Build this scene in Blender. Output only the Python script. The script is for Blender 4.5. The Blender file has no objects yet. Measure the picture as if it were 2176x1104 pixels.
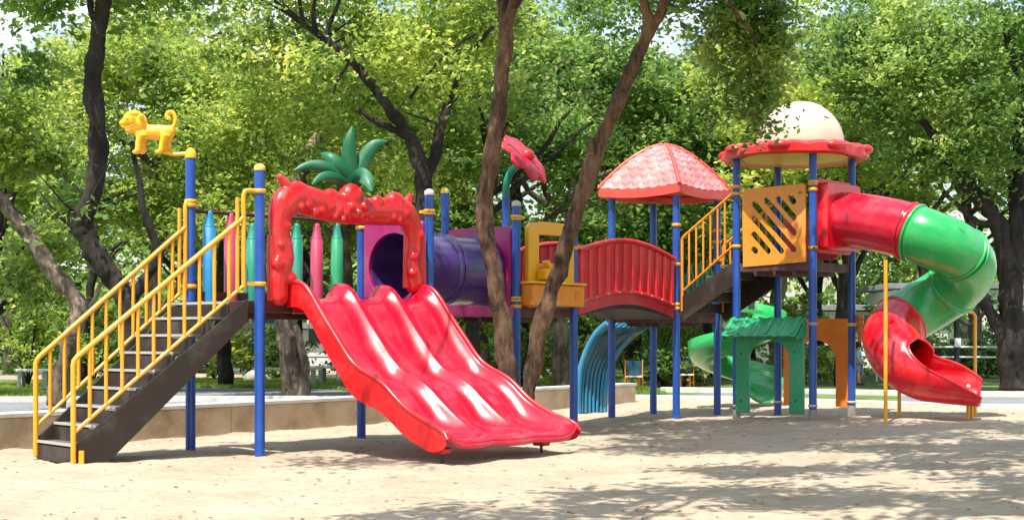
import bpy, bmesh, math, random
import numpy as np
from mathutils import Vector, Matrix, noise
from mathutils.geometry import tessellate_polygon
R = math.radians
random.seed(7)
scene = bpy.context.scene
col = scene.collection

# ------------------------------------------------------------------ camera, sky, sun, exposure
F = 3236.0; CX = 1088.0; HY = 722.0; HC = 1.2      # focal length in photo pixels, centre column, horizon row, eye height
cam_d = bpy.data.cameras.new("camera"); cam = bpy.data.objects.new("camera", cam_d); col.objects.link(cam)
cam.location = (0, 0, HC); cam.rotation_euler = (R(90), 0, 0)
cam_d.sensor_width = 36; cam_d.lens = 36 * F / 2176; cam_d.shift_y = (HY - 552) / 2176
cam_d.clip_start = 0.1; cam_d.clip_end = 3000
scene.camera = cam
SUN_EL, SUN_AZ = 65, 206      # azimuth of the sun, clockwise from +Y
sdir = Vector((math.sin(R(SUN_AZ)) * math.cos(R(SUN_EL)), math.cos(R(SUN_AZ)) * math.cos(R(SUN_EL)), math.sin(R(SUN_EL))))
w = bpy.data.worlds.new("World"); scene.world = w; w.use_nodes = True
nt = w.node_tree; nt.nodes.clear()
out = nt.nodes.new('ShaderNodeOutputWorld'); bg = nt.nodes.new('ShaderNodeBackground')
sky = nt.nodes.new('ShaderNodeTexSky'); sky.sky_type = 'NISHITA'; sky.sun_disc = False
sky.sun_elevation = R(SUN_EL); sky.sun_rotation = R(SUN_AZ); sky.air_density = 1.3; sky.dust_density = 1.5
tc = nt.nodes.new('ShaderNodeTexCoord'); mp = nt.nodes.new('ShaderNodeMapping'); mp.inputs['Scale'].default_value = (2.2, 2.2, 5)
cn = nt.nodes.new('ShaderNodeTexNoise'); cn.inputs['Scale'].default_value = 2.6; cn.inputs['Detail'].default_value = 8
cr = nt.nodes.new('ShaderNodeValToRGB'); cr.color_ramp.elements[0].position = .48; cr.color_ramp.elements[1].position = .70
mx = nt.nodes.new('ShaderNodeMixRGB'); mx.inputs[2].default_value = (9.5, 9.8, 10.2, 1)
nt.links.new(tc.outputs['Generated'], mp.inputs['Vector']); nt.links.new(mp.outputs['Vector'], cn.inputs['Vector'])
nt.links.new(cn.outputs['Fac'], cr.inputs['Fac']); nt.links.new(cr.outputs['Color'], mx.inputs[0])
nt.links.new(sky.outputs['Color'], mx.inputs[1]); nt.links.new(mx.outputs['Color'], bg.inputs['Color'])
bg.inputs['Strength'].default_value = 0.135
nt.links.new(bg.outputs['Background'], out.inputs['Surface'])
sun_d = bpy.data.lights.new("sun", 'SUN'); sun_d.energy = 5.0; sun_d.angle = R(0.5); sun_d.color = (1, .95, .86)
sun = bpy.data.objects.new("sun", sun_d); col.objects.link(sun); sun.rotation_euler = sdir.to_track_quat('Z', 'Y').to_euler()
vs = scene.view_settings; vs.view_transform = 'Standard'; vs.look = 'None'; vs.gamma = 1; vs.exposure = 0.68
scene.cycles.use_denoising = True
scene.cycles.max_bounces = 8; scene.cycles.transmission_bounces = 6; scene.cycles.diffuse_bounces = 4

# ------------------------------------------------------------------ placing helpers
def zg(x): return 0.028 * min(max(0.0, x - 0.5), 5.0)          # the sand rises a little to the right
def W(px, py, Y): return Vector(((px - CX) * Y / F, Y, HC + (HY - py) * Y / F))
def G(px, Y):
    x = (px - CX) * Y / F; return Vector((x, Y, zg(x)))
V3 = Vector
def vert_plane(P, Q):
    """photo pixel -> (distance along P->Q, height) on the vertical plane through P and Q"""
    d = V3((Q.x - P.x, Q.y - P.y, 0)); L = d.length; d /= L
    def f(px, py):
        r = (px - CX) / F
        a = (r * P.y - P.x) / (d.x - r * d.y); Y = P.y + a * d.y
        return (a, HC + (HY - py) * Y / F)
    return f
# ------------------------------------------------------------------ object helpers
def offset(parent):
    v = V3((0, 0, 0))
    while parent is not None: v += parent.location; parent = parent.parent
    return v
def tag(o, label=None, cat=None, group=None, kind=None):
    if label: o['label'] = label
    if cat: o['category'] = cat
    if group: o['group'] = group
    if kind: o['kind'] = kind
    return o
def empty(name, loc, label=None, cat=None, group=None):
    o = bpy.data.objects.new(name, None); o.location = loc; col.objects.link(o); o.empty_display_size = .2
    return tag(o, label, cat, group)
class MB:
    def __init__(s): s.v = []; s.f = []
    def add(s, vs_, fs):
        n = len(s.v); s.v += [tuple(p) for p in vs_]; s.f += [tuple(i + n for i in f) for f in fs]; return s
    def box(s, c, sx, sy, sz, ax=None, ay=None):
        c = V3(c); ax = (V3(ax) if ax else V3((1, 0, 0))).normalized(); ay = (V3(ay) if ay else V3((0, 0, 1)).cross(ax)).normalized(); az = ax.cross(ay).normalized()
        p = [c + ax * (i * sx / 2) + ay * (j * sy / 2) + az * (k * sz / 2) for k in (-1, 1) for (i, j) in ((-1, -1), (1, -1), (1, 1), (-1, 1))]
        return s.add(p, [(3, 2, 1, 0), (4, 5, 6, 7), (0, 1, 5, 4), (1, 2, 6, 5), (2, 3, 7, 6), (3, 0, 4, 7)])
    def bar(s, p, q, w_, h):
        p = V3(p); q = V3(q); d = (q - p); L = d.length; d.normalize()
        up = V3((0, 0, 1)) if abs(d.z) < .95 else V3((1, 0, 0))
        side = up.cross(d).normalized(); return s.box((p + q) / 2, L, w_, h, d, side)
    def tube(s, path, r, n=12, caps=True, closed=False):
        P = [V3(p) for p in path]; m = len(P); rs = r if isinstance(r, (list, tuple)) else [r] * m
        vs_ = []; prev = None
        for i, p in enumerate(P):
            t = (P[(i + 1) % m] - P[i - 1]) if closed else (P[min(i + 1, m - 1)] - P[max(i - 1, 0)])
            t.normalize()
            if prev is None:
                a = V3((0, 0, 1)) if abs(t.z) < .9 else V3((0, 1, 0)); nrm = (a - t * a.dot(t)).normalized()
            else: nrm = (prev - t * prev.dot(t)).normalized()
            prev = nrm; b = t.cross(nrm)
            for k in range(n):
                a = 2 * math.pi * k / n; vs_.append(p + (nrm * math.cos(a) + b * math.sin(a)) * rs[i])
        fs = []
        for i in range(m if closed else m - 1):
            j = (i + 1) % m
            for k in range(n): fs.append((i * n + k, i * n + (k + 1) % n, j * n + (k + 1) % n, j * n + k))
        if caps and not closed: fs.append(tuple(range(n))[::-1]); fs.append(tuple((m - 1) * n + k for k in range(n)))
        return s.add(vs_, fs)
    def lathe(s, c, prof, n=24, axis=(0, 0, 1)):
        """prof: (radius, height) pairs along axis from c"""
        c = V3(c); az = V3(axis).normalized(); ax = az.orthogonal().normalized(); ay = az.cross(ax); vs_ = []; fs = []
        for (r, h) in prof:
            for k in range(n):
                a = 2 * math.pi * k / n; vs_.append(c + az * h + (ax * math.cos(a) + ay * math.sin(a)) * r)
        for i in range(len(prof) - 1):
            for k in range(n): fs.append((i * n + k, i * n + (k + 1) % n, (i + 1) * n + (k + 1) % n, (i + 1) * n + k))
        fs.append(tuple(range(n))[::-1]); fs.append(tuple((len(prof) - 1) * n + k for k in range(n)))
        return s.add(vs_, fs)
    def ball(s, c, rx, ry=None, rz=None, ax=None, n=16, m=10):
        ry = ry or rx; rz = rz or rx; c = V3(c); M = V3(ax).to_track_quat('X', 'Z').to_matrix() if ax else Matrix.Identity(3)
        vs_ = []; fs = []
        for i in range(m + 1):
            t = math.pi * i / m
            for k in range(n):
                a = 2 * math.pi * k / n
                vs_.append(c + M @ V3((rx * math.sin(t) * math.cos(a), ry * math.sin(t) * math.sin(a), -rz * math.cos(t))))
        for i in range(m):
            for k in range(n): fs.append((i * n + k, i * n + (k + 1) % n, (i + 1) * n + (k + 1) % n, (i + 1) * n + k))
        return s.add(vs_, fs)
    def panel(s, P, Q, outline, thick, holes=(), nrm_off=0.0):
        """a flat board: outline and holes in (distance along P->Q, height), thickness across"""
        d = V3((Q.x - P.x, Q.y - P.y, 0)).normalized(); nn = V3((d.y, -d.x, 0))
        def pt(a, z, o): return V3((P.x, P.y, 0)) + d * a + V3((0, 0, z)) + nn * (o + nrm_off)
        loops = [list(outline)] + [list(h) for h in holes]
        flat = [p for l in loops for p in l]
        tris = tessellate_polygon([[V3((a, z, 0)) for a, z in l] for l in loops])
        N = len(flat); vs_ = [pt(a, z, thick / 2) for a, z in flat] + [pt(a, z, -thick / 2) for a, z in flat]
        fs = [tuple(t) for t in tris] + [tuple(i + N for i in t[::-1]) for t in tris]
        k = 0
        for l in loops:
            m = len(l)
            for i in range(m): fs.append((k + i, k + (i + 1) % m, N + k + (i + 1) % m, N + k + i))
            k += m
        return s.add(vs_, fs)
    def build(s, name, mat, parent=None, smooth=35, bevel=0, label=None):
        off = offset(parent); me = bpy.data.meshes.new(name)
        me.from_pydata([tuple(V3(p) - off) for p in s.v], [], s.f)
        bm = bmesh.new(); bm.from_mesh(me); bmesh.ops.remove_doubles(bm, verts=bm.verts, dist=1e-5); bmesh.ops.recalc_face_normals(bm, faces=bm.faces); bm.to_mesh(me); bm.free()
        me.materials.append(mat)
        o = bpy.data.objects.new(name, me); col.objects.link(o); o.parent = parent
        if smooth:
            me.polygons.foreach_set('use_smooth', [True] * len(me.polygons))
            try: me.set_sharp_from_angle(angle=R(smooth))
            except Exception: pass
        if bevel:
            b = o.modifiers.new('bevel', 'BEVEL'); b.width = bevel; b.segments = 2; b.limit_method = 'ANGLE'; b.angle_limit = R(40)
        if label: o['label'] = label
        return o
    def blend(s, name, mat, parent=None, voxel=.02, it=6, label=None):
        """one smooth moulded skin round all the pieces"""
        o = s.build(name, mat, parent, 180, 0, label)
        m = o.modifiers.new('remesh', 'REMESH'); m.mode = 'VOXEL'; m.voxel_size = voxel; m.use_smooth_shade = True
        k = o.modifiers.new('smooth', 'SMOOTH'); k.factor = .5; k.iterations = it
        return o
def spline(pts, n=8):
    P = [V3(p) for p in pts]; P = [P[0] * 2 - P[1]] + P + [P[-1] * 2 - P[-2]]; o = []
    for i in range(1, len(P) - 2):
        for k in range(n):
            t = k / n; a, b, c, d = P[i - 1:i + 3]
            o.append(.5 * (2 * b + (c - a) * t + (2 * a - 5 * b + 4 * c - d) * t * t + (3 * b - a - 3 * c + d) * t ** 3))
    o.append(P[-2]); return o
def lerp(a, b, t): return a + (b - a) * t

# ------------------------------------------------------------------ materials
def mat_base(name):
    m = bpy.data.materials.new(name); m.use_nodes = True; n = m.node_tree; return m, n, n.nodes['Principled BSDF']
def nz(n, scale, detail=4, rough=.6, vec=None):
    t = n.nodes.new('ShaderNodeTexNoise'); t.inputs['Scale'].default_value = scale; t.inputs['Detail'].default_value = detail; t.inputs['Roughness'].default_value = rough
    c = n.nodes.new('ShaderNodeTexCoord'); n.links.new(c.outputs['Object' if vec is None else vec], t.inputs['Vector']); return t
def ramp(n, src, stops):
    r = n.nodes.new('ShaderNodeValToRGB'); e = r.color_ramp.elements
    while len(e) < len(stops): e.new(.5)
    for el, (p, c) in zip(e, stops): el.position = p; el.color = (*c, 1)
    n.links.new(src, r.inputs['Fac']); return r
def bump(n, b, src, s, d=.02):
    k = n.nodes.new('ShaderNodeBump'); k.inputs['Strength'].default_value = s; k.inputs['Distance'].default_value = d
    n.links.new(src, k.inputs['Height']); n.links.new(k.outputs['Normal'], b.inputs['Normal'])
def plastic(name, c, rough=.32, var=.16, coat=.25, fade=.12):
    m, n, b = mat_base(name)
    a = nz(n, 2.2, 6, .65); pale = tuple(min(1, x * (1 - fade) + .55 * fade) for x in c); dark = tuple(x * (1 - var) for x in c)
    r = ramp(n, a.outputs['Fac'], [(.3, dark), (.5, c), (.75, pale)])
    dn = nz(n, 9, 8, .75); dm = n.nodes.new('ShaderNodeMixRGB'); dr = ramp(n, dn.outputs['Fac'], [(.6, (0, 0, 0)), (.85, (.10, .10, .10))])
    n.links.new(dr.outputs['Color'], dm.inputs[0]); n.links.new(r.outputs['Color'], dm.inputs[1]); dm.inputs[2].default_value = (.16, .11, .07, 1)
    n.links.new(dm.outputs['Color'], b.inputs['Base Color'])
    rr = n.nodes.new('ShaderNodeMapRange'); rr.inputs['To Min'].default_value = rough * .75; rr.inputs['To Max'].default_value = min(1, rough * 1.6)
    n.links.new(dn.outputs['Fac'], rr.inputs['Value']); n.links.new(rr.outputs['Result'], b.inputs['Roughness'])
    b.inputs['Coat Weight'].default_value = coat; b.inputs['Coat Roughness'].default_value = .2
    g = nz(n, 14, 3); bump(n, b, g.outputs['Fac'], .06, .02); return m
def bark(name, c1, c2, sc=9):
    m, n, b = mat_base(name)
    c = n.nodes.new('ShaderNodeTexCoord'); p = n.nodes.new('ShaderNodeMapping'); p.inputs['Scale'].default_value = (1, 1, .22); n.links.new(c.outputs['Object'], p.inputs['Vector'])
    t = n.nodes.new('ShaderNodeTexNoise'); t.inputs['Scale'].default_value = sc; t.inputs['Detail'].default_value = 8; t.inputs['Roughness'].default_value = .7; n.links.new(p.outputs['Vector'], t.inputs['Vector'])
    big = nz(n, 1.7, 3); mxx = n.nodes.new('ShaderNodeMath'); mxx.operation = 'MULTIPLY_ADD'; mxx.inputs[1].default_value = .5; n.links.new(big.outputs['Fac'], mxx.inputs[0])
    hh = n.nodes.new('ShaderNodeMath'); hh.operation = 'MULTIPLY'; hh.inputs[1].default_value = .5; n.links.new(t.outputs['Fac'], hh.inputs[0]); n.links.new(hh.outputs[0], mxx.inputs[2])
    r = ramp(n, mxx.outputs[0], [(.43, c1), (.52, c2), (.60, tuple(min(1, x * 1.7) for x in c2))]); n.links.new(r.outputs['Color'], b.inputs['Base Color'])
    b.inputs['Roughness'].default_value = .9; bump(n, b, t.outputs['Fac'], 1.0, .04); return m
def leafmat(name, dark, mid, lite, yellow, transl=.45):
    m, n, b = mat_base(name); o = n.nodes['Material Output']
    geo = n.nodes.new('ShaderNodeNewGeometry'); big = nz(n, .55, 3, .6); oi = n.nodes.new('ShaderNodeObjectInfo')
    a = n.nodes.new('ShaderNodeMath'); a.operation = 'MULTIPLY_ADD'; a.inputs[1].default_value = .42; n.links.new(geo.outputs['Random Per Island'], a.inputs[0])
    q = n.nodes.new('ShaderNodeMath'); q.operation = 'MULTIPLY_ADD'; q.inputs[1].default_value = 1.5; q.inputs[2].default_value = -.48; n.links.new(big.outputs['Fac'], q.inputs[0])
    n.links.new(q.outputs[0], a.inputs[2])
    r = ramp(n, a.outputs[0], [(.08, dark), (.38, mid), (.68, lite), (.95, yellow)])
    n.links.new(r.outputs['Color'], b.inputs['Base Color']); b.inputs['Roughness'].default_value = .42; b.inputs['Specular IOR Level'].default_value = .45
    tr = n.nodes.new('ShaderNodeBsdfTranslucent'); hs = n.nodes.new('ShaderNodeHueSaturation'); hs.inputs['Hue'].default_value = .49; hs.inputs['Saturation'].default_value = 1.0; hs.inputs['Value'].default_value = 1.7
    n.links.new(r.outputs['Color'], hs.inputs['Color']); n.links.new(hs.outputs['Color'], tr.inputs['Color'])
    ms = n.nodes.new('ShaderNodeMixShader'); ms.inputs[0].default_value = transl
    n.links.new(b.outputs[0], ms.inputs[1]); n.links.new(tr.outputs[0], ms.inputs[2]); n.links.new(ms.outputs[0], o.inputs['Surface']); return m
M = {}
M['red'] = plastic('red_plastic', (.66, .010, .014), .3)
M['slide'] = plastic('slide_red_plastic', (.52, .003, .026), .2, .14, .3, .08)
M['bridge'] = plastic('bright_red_plastic', (.80, .018, .022), .3)
M['tube_red'] = plastic('tube_red_plastic', (.72, .008, .020), .2, .12, .4)
M['crimson'] = plastic('crimson_plastic', (.55, .01, .03), .35)
M['pinkroof'] = plastic('faded_pink_plastic', (.72, .20, .19), .4, .35, .2, .7)
M['pinkrim'] = plastic('coral_plastic', (.8, .07, .05), .4)
M['flower'] = plastic('flower_pink_plastic', (.58, .005, .028), .4, .3, .1)
M['blue'] = plastic('blue_paint', (.008, .070, .36), .3, .2, .2, .06)
M['capy'] = plastic('pale_yellow_cap', (.75, .50, .08), .45)
M['capw'] = plastic('pale_grey_cap', (.55, .53, .45), .5)
M['yellow'] = plastic('yellow_paint', (.82, .36, .012), .35, .15)
M['yplastic'] = plastic('yellow_plastic', (.90, .46, .008), .3)
M['ylining'] = plastic('bright_yellow_plastic', (.92, .62, .03), .35)
M['orange'] = plastic('orange_plastic', (.80, .27, .012), .38)
M['orange2'] = plastic('deep_orange_plastic', (.85, .21, .008), .35)
M['green'] = plastic('green_plastic', (.012, .30, .12), .33)
M['spiral_green'] = plastic('leaf_green_plastic', (.015, .36, .08), .22, .15, .5)
M['palm'] = plastic('palm_green_plastic', (.003, .12, .045), .45, .2, .05)
M['teal'] = plastic('teal_plastic', (.008, .26, .17), .35)
M['tealblue'] = plastic('teal_blue_plastic', (.03, .23, .42), .35)
M['crblue'] = plastic('sky_blue_plastic', (.01, .22, .45), .35)
M['crpink'] = plastic('rose_plastic', (.50, .05, .12), .4)
M['magenta'] = plastic('magenta_plastic', (.34, .006, .13), .35)
M['purple'] = plastic('purple_plastic', (.06, .022, .16), .24, .1, .5, .05)
M['cream'] = plastic('cream_plastic', (.60, .51, .38), .4, .12, .3, .1)
M['brown'] = plastic('dark_brown_steel', (.026, .015, .009), .55, .3, 0)
M['darkred'] = plastic('dark_red_steel', (.07, .016, .012), .5, .3, 0)
M['tread'] = plastic('grey_tread_metal', (.11, .10, .09), .45, .3, 0)
M['tealdark'] = plastic('dark_teal_plastic', (.004, .06, .10), .4)
M['nosing'] = plastic('worn_pale_metal', (.42, .41, .38), .4, .3, 0)
M['steel'] = plastic('worn_steel', (.30, .28, .25), .45, .3, 0)
M['bark_red'] = bark('reddish_bark', (.04, .020, .012), (.145, .078, .045), 18)
M['bark_dark'] = bark('dark_bark', (.007, .005, .004), (.026, .018, .014))
M['bark_grey'] = bark('grey_brown_bark', (.07, .048, .035), (.19, .14, .105))
M['leaf_y'] = leafmat('yellow_green_leaves', (.05, .10, .022), (.18, .275, .045), (.37, .45, .085), (.72, .64, .19), .52)
M['leaf_g'] = leafmat('fresh_green_leaves', (.032, .08, .024), (.11, .21, .045), (.25, .37, .08), (.55, .56, .19), .5)
M['leaf_d'] = leafmat('deep_green_leaves', (.022, .06, .020), (.07, .15, .036), (.17, .28, .065), (.42, .47, .16), .45)

def simple(name, stops, sc, rough=.9, bs=.4, bd=.02, det=8, sc2=None):
    m, n, b = mat_base(name); t = nz(n, sc, det, .65); r = ramp(n, t.outputs['Fac'], stops)
    n.links.new(r.outputs['Color'], b.inputs['Base Color']); b.inputs['Roughness'].default_value = rough
    g = nz(n, sc2 or sc * 6, 6, .7); bump(n, b, g.outputs['Fac'], bs, bd); return m
M['grass_ground'] = simple('grass_ground', [(.3, (.05, .075, .02)), (.5, (.10, .17, .03)), (.68, (.19, .22, .07))], 1.2, .95, .8, .05)
M['concrete'] = simple('path_concrete', [(.3, (.15, .155, .17)), (.6, (.22, .225, .24))], 1.5)
M['kerb'] = simple('kerb_concrete', [(.3, (.50, .49, .46)), (.6, (.66, .65, .62))], 4)
M['wall'] = simple('rendered_wall', [(.30, (.26, .19, .125)), (.48, (.46, .355, .23)), (.66, (.56, .465, .335))], 1.6, .9, .3, .01)
M['coping'] = simple('wall_coping', [(.3, (.40, .39, .37)), (.6, (.58, .56, .53))], 3)
M['dirt'] = simple('bare_dirt', [(.3, (.17, .13, .09)), (.6, (.42, .34, .25))], .8)
M['white'] = simple('white_paint', [(.3, (.62, .63, .62)), (.6, (.8, .8, .78))], 5, .5, .1)
M['grey'] = simple('grey_stone', [(.3, (.22, .21, .19)), (.6, (.42, .40, .36))], 3)
M['roofgrey'] = simple('roof_grey', [(.3, (.16, .17, .18)), (.6, (.26, .27, .28))], 3)
M['black'] = simple('black_paint', [(.3, (.01, .01, .01)), (.6, (.03, .03, .03))], 5, .5, .1)
M['glass'] = simple('dark_window', [(.3, (.02, .03, .04)), (.6, (.05, .07, .09))], 2, .15, 0)
M['litter'] = simple('dry_leaf_litter', [(.3, (.10, .055, .025)), (.6, (.26, .17, .08))], 9, .9, .2)
M['rock'] = simple('pale_boulder', [(.3, (.25, .22, .19)), (.6, (.48, .44, .38))], 3)
# sand: fine grain, trodden hollows, slightly darker damp patches
m, n, b = mat_base('sand'); a = nz(n, .9, 8, .7); g = nz(n, 60, 4, .7); f2 = nz(n, 9, 6, .75)
r = ramp(n, a.outputs['Fac'], [(.3, (.42, .335, .232)), (.5, (.54, .44, .318)), (.7, (.62, .52, .395))])
sp = ramp(n, f2.outputs['Fac'], [(.34, (.62, .56, .50)), (.46, (1, 1, 1))])
mm = n.nodes.new('ShaderNodeMixRGB'); mm.blend_type = 'MULTIPLY'; mm.inputs[0].default_value = .8
n.links.new(r.outputs['Color'], mm.inputs[1]); n.links.new(sp.outputs['Color'], mm.inputs[2])
gr = ramp(n, g.outputs['Fac'], [(.3, (.75, .73, .70)), (.62, (1.0, 1.0, 1.0))]); m2 = n.nodes.new('ShaderNodeMixRGB'); m2.blend_type = 'MULTIPLY'; m2.inputs[0].default_value = .7
n.links.new(mm.outputs['Color'], m2.inputs[1]); n.links.new(gr.outputs['Color'], m2.inputs[2]); n.links.new(m2.outputs['Color'], b.inputs['Base Color'])
vo = n.nodes.new('ShaderNodeTexVoronoi'); vo.feature = 'SMOOTH_F1'; vo.inputs['Scale'].default_value = 2.6; vo.inputs['Randomness'].default_value = 1
vc = n.nodes.new('ShaderNodeTexCoord'); n.links.new(vc.outputs['Object'], vo.inputs['Vector']); fm = n.nodes.new('ShaderNodeMath'); fm.operation = 'MULTIPLY_ADD'; fm.inputs[1].default_value = .9
n.links.new(vo.outputs['Distance'], fm.inputs[0]); n.links.new(f2.outputs['Fac'], fm.inputs[2])
b.inputs['Roughness'].default_value = .95; bump(n, b, fm.outputs[0], .9, .07); M['sand'] = m

# ------------------------------------------------------------------ ground
def sheet(name, pts, z, mat, kind='structure', sub=0):
    mb = MB(); vs_ = [V3((x, y, zg(x) + z)) for x, y in pts]; mb.add(vs_, [tuple(range(len(vs_)))])
    o = mb.build(name, mat, None, 0); tag(o, kind=kind); return o
def grid(name, x0, x1, y0, y1, nx, ny, zf, mat, inside=None):
    vs_ = []; fs = []
    for j in range(ny + 1):
        for i in range(nx + 1):
            x = lerp(x0, x1, i / nx); y = lerp(y0, y1, j / ny); vs_.append((x, y, zf(x, y)))
    for j in range(ny):
        for i in range(nx):
            x = lerp(x0, x1, (i + .5) / nx); y = lerp(y0, y1, (j + .5) / ny)
            if inside is None or inside(x, y): k = j * (nx + 1) + i; fs.append((k, k + 1, k + nx + 2, k + nx + 1))
    mb = MB(); mb.add(vs_, fs); return tag(mb.build(name, mat, None, 180), kind='structure')
xs = [-600, -60, .5, 5.5, 60, 600]
mb = MB(); vs_ = [(x, y, zg(x) - .03) for y in (-60, 2, 40, 900) for x in xs]
mb.add(vs_, [(j * 6 + i, j * 6 + i + 1, j * 6 + i + 7, j * 6 + i + 6) for j in range(3) for i in range(5)])
tag(mb.build('ground', M['grass_ground'], None, 0), kind='structure')
WA = V3((-9.6, 10.66, 0)); WB = V3((2.17, 28.4, 0)); wd = (WB - WA).normalized(); wn = V3((wd.y, -wd.x, 0))
def in_sand(x, y):
    p = V3((x, y, 0))
    if x < WB.x and (p - WA).dot(wn) < -.05: return False
    lim = 30.3 if x < 2.4 else (30.3 - (x - 2.4) * 1.35 if x < 7.2 else 23.8 - (x - 7.2) * .2)
    return y < lim
def sandz(x, y):
    q = V3((x, y, 0)); amp = 1.7
    return zg(x) + .004 + amp * (.016 * noise.noise(q * 1.3) + .011 * noise.noise(q * 3.1 + V3((5, 1, 0))) + .006 * noise.noise(q * 8)) 
grid('sand', -14, 14, 4, 31, 330, 330, sandz, M['sand'], in_sand)
# paths beyond the wall and to the right
sheet('path', [(-40, 24.2), (-8.2, 24.6), (-4.2, 26.0), (-1.4, 26.6), (.3, 28.4), (-2.2, 30.2), (-5.0, 30.2), (-40, 27.6)], -.026 + .004, M['concrete'])
sheet('path', [(-7.6, 32.2), (-2.0, 31.2), (-4.2, 38.5), (-10.2, 39.5)], -.026 + .004, M['concrete'])
sheet('path', [(3.2, 30.4), (7.4, 24.2), (40, 18.2), (40, 26), (8.4, 28.6), (4.2, 32.5)], -.026 + .004, M['concrete'])
sheet('path', [(3.6, 34), (9, 30.0), (40, 28), (40, 30.5), (9.5, 32.5), (4, 37)], -.026 + .004, M['dirt'])
sheet('ground_patch', [(-14, 47), (-3, 46), (14, 45), (40, 50), (40, 75), (-40, 75), (-40, 52)], -.026 + .004, M['dirt'])
def kerb(name, pts, w_=.14, h=.12):
    mb = MB()
    for (a, b_) in zip(pts[:-1], pts[1:]):
        mb.bar((a[0], a[1], zg(a[0]) + h / 2 - .03), (b_[0], b_[1], zg(b_[0]) + h / 2 - .03), w_, h)
    return tag(mb.build(name, M['kerb'], None, 0, .01), kind='structure')
kerb('kerb', [(-40, 27.7), (-5.0, 30.32), (-2.2, 30.32)], .18)
kerb('kerb', [(2.4, 30.4), (4.4, 27.7), (7.3, 23.9), (14, 22.5), (30, 19.4)], .16, .09)
kerb('kerb', [(3.3, 33.5), (8.8, 28.9), (40, 26.3)], .16)
# low rendered wall
wr = empty('low_wall', (WA + WB) / 2, 'long low tan rendered wall with pale coping running behind the stairs and slide', 'wall')
mb = MB(); segs = 22
for k in range(6):
    a = lerp(WA, WB, k / 6); b_ = lerp(WA, WB, (k + 1) / 6); z0 = zg(b_.x)
    mb.bar(a + V3((0, 0, .10)) + wd * .004, b_ + V3((0, 0, .10)) - wd * .004, .32, .50)
mb.build('wall_body', M['wall'], wr, 0, .01)
mb = MB(); mb.bar(WA + V3((0, 0, .378)) - wd * .02, WB + V3((0, 0, .378)) + wd * .02, .36, .05); mb.build('coping', M['coping'], wr, 0, .008)

# ------------------------------------------------------------------ the play structure
A_ = V3((-3.487, 16.52, 0)); B_ = V3((-2.614, 15.78, 0)); C_ = V3((-1.83, 18.49, 0)); D_ = V3((-.965, 17.76, 0))
E_ = V3((-.863, 19.65, 0)); F_ = V3((.053, 18.95, 0)); G_ = V3((-.083, 20.6, 0)); H_ = V3((.805, 19.87, 0))
J_ = V3((1.49, 22.75, 0)); K_ = V3((2.39, 22.15, 0)); L_ = V3((3.10, 23.0, 0)); N_ = V3((2.19, 23.6, 0))
T1 = V3((3.17, 21.5, 0)); T2 = V3((4.12, 20.85, 0)); T3 = V3((3.91, 22.4, 0)); T4 = V3((4.83, 21.65, 0))
U_ = V3((.77, -.64, 0)); Vv = V3((.64, .77, 0))
root = empty('playground_structure', V3((0.6, 19.3, 0)), 'large red, blue and yellow plastic climbing structure with slides, roofs and bridge on the sand', 'play structure')
def tz(P, py): return HC + (HY - py) * P.y / F
def post(P, ztop, capmat, label=None, steel=False):
    mb = MB(); zb = zg(P.x) - .12
    mb.lathe((P.x, P.y, zb), [(.054, 0), (.054, ztop - zb)], 20)
    o = mb.build('post', M['blue'], root, 60, 0, label)
    if capmat:
        MB().lathe((P.x, P.y, ztop - .035), [(.058, 0), (.060, .02), (.056, .045), (.035, .065), (.008, .073)], 20).build('cap', capmat, o, 60)
    if steel:
        MB().lathe((P.x, P.y, zb), [(.057, 0), (.057, .27)], 20).build('sleeve', M['steel'], o, 60)
    return o
pA = post(A_, tz(A_, 335), None); pB = post(B_, tz(B_, 355), M['capy']); pC = post(C_, tz(C_, 470), M['capy']); pD = post(D_, tz(D_, 408), M['capw'])
pE = post(E_, tz(E_, 405), M['capy']); pF = post(F_, tz(F_, 432), M['capw']); pG = post(G_, tz(G_, 418), None); pH = post(H_, tz(H_, 470), M['capy'])
for P in (J_, K_, L_, N_): post(P, 3.30, None)
post(T1, 3.80, None, None, True); post(T2, 3.86, None, None, True); post(T3, 3.74, None); post(T4, 3.76, None, None, True)
def clamp(P, z, toward=None, mat=None, h=.045):
    mb = MB(); mb.lathe((P.x, P.y, z - h / 2), [(.062, 0), (.068, .006), (.068, h - .006), (.062, h)], 20)
    if toward is not None:
        d = (V3((toward.x, toward.y, 0)) - V3((P.x, P.y, 0))).normalized(); mb.bar(V3((P.x, P.y, z)) + d * .06, V3((P.x, P.y, z)) + d * .15, .03, h * .8)
    mb.build('clamp', mat or M['yellow'], root, 50)
# decks
def deck(name, pts, z0, z1, mat, top=None, inset=0):
    mb = MB(); n_ = len(pts); c = sum(pts, V3((0, 0, 0))) / n_
    P = [c + (p - c) * (1 - inset) for p in pts]
    mb.add([V3((p.x, p.y, z0)) for p in P] + [V3((p.x, p.y, z1)) for p in P], [tuple(range(n_))[::-1], tuple(range(n_, 2 * n_))] + [(i, (i + 1) % n_, n_ + (i + 1) % n_, n_ + i) for i in range(n_)])
    # joists below
    o = mb.build(name, mat, root, 0, .006)
    jb = MB()
    for k in range(1, 4):
        t = k / 4; a = lerp(P[0], P[1], t); b_ = lerp(P[3], P[2], t)
        jb.bar(V3((a.x, a.y, z0 - .03)), V3((b_.x, b_.y, z0 - .03)), .04, .06)
    jb.build('joist', mat, o, 0)
    return o
deck('deck', [A_, B_, D_, C_], 1.49, 1.61, M['darkred'])
deck('deck', [E_, F_, H_, G_], 1.49, 1.60, M['darkred'])
deck('deck', [J_, K_, L_, N_], 1.46, 1.60, M['darkred'])
deck('deck', [T1, T2, T4, T3], 2.16, 2.27, M['darkred'])

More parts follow.
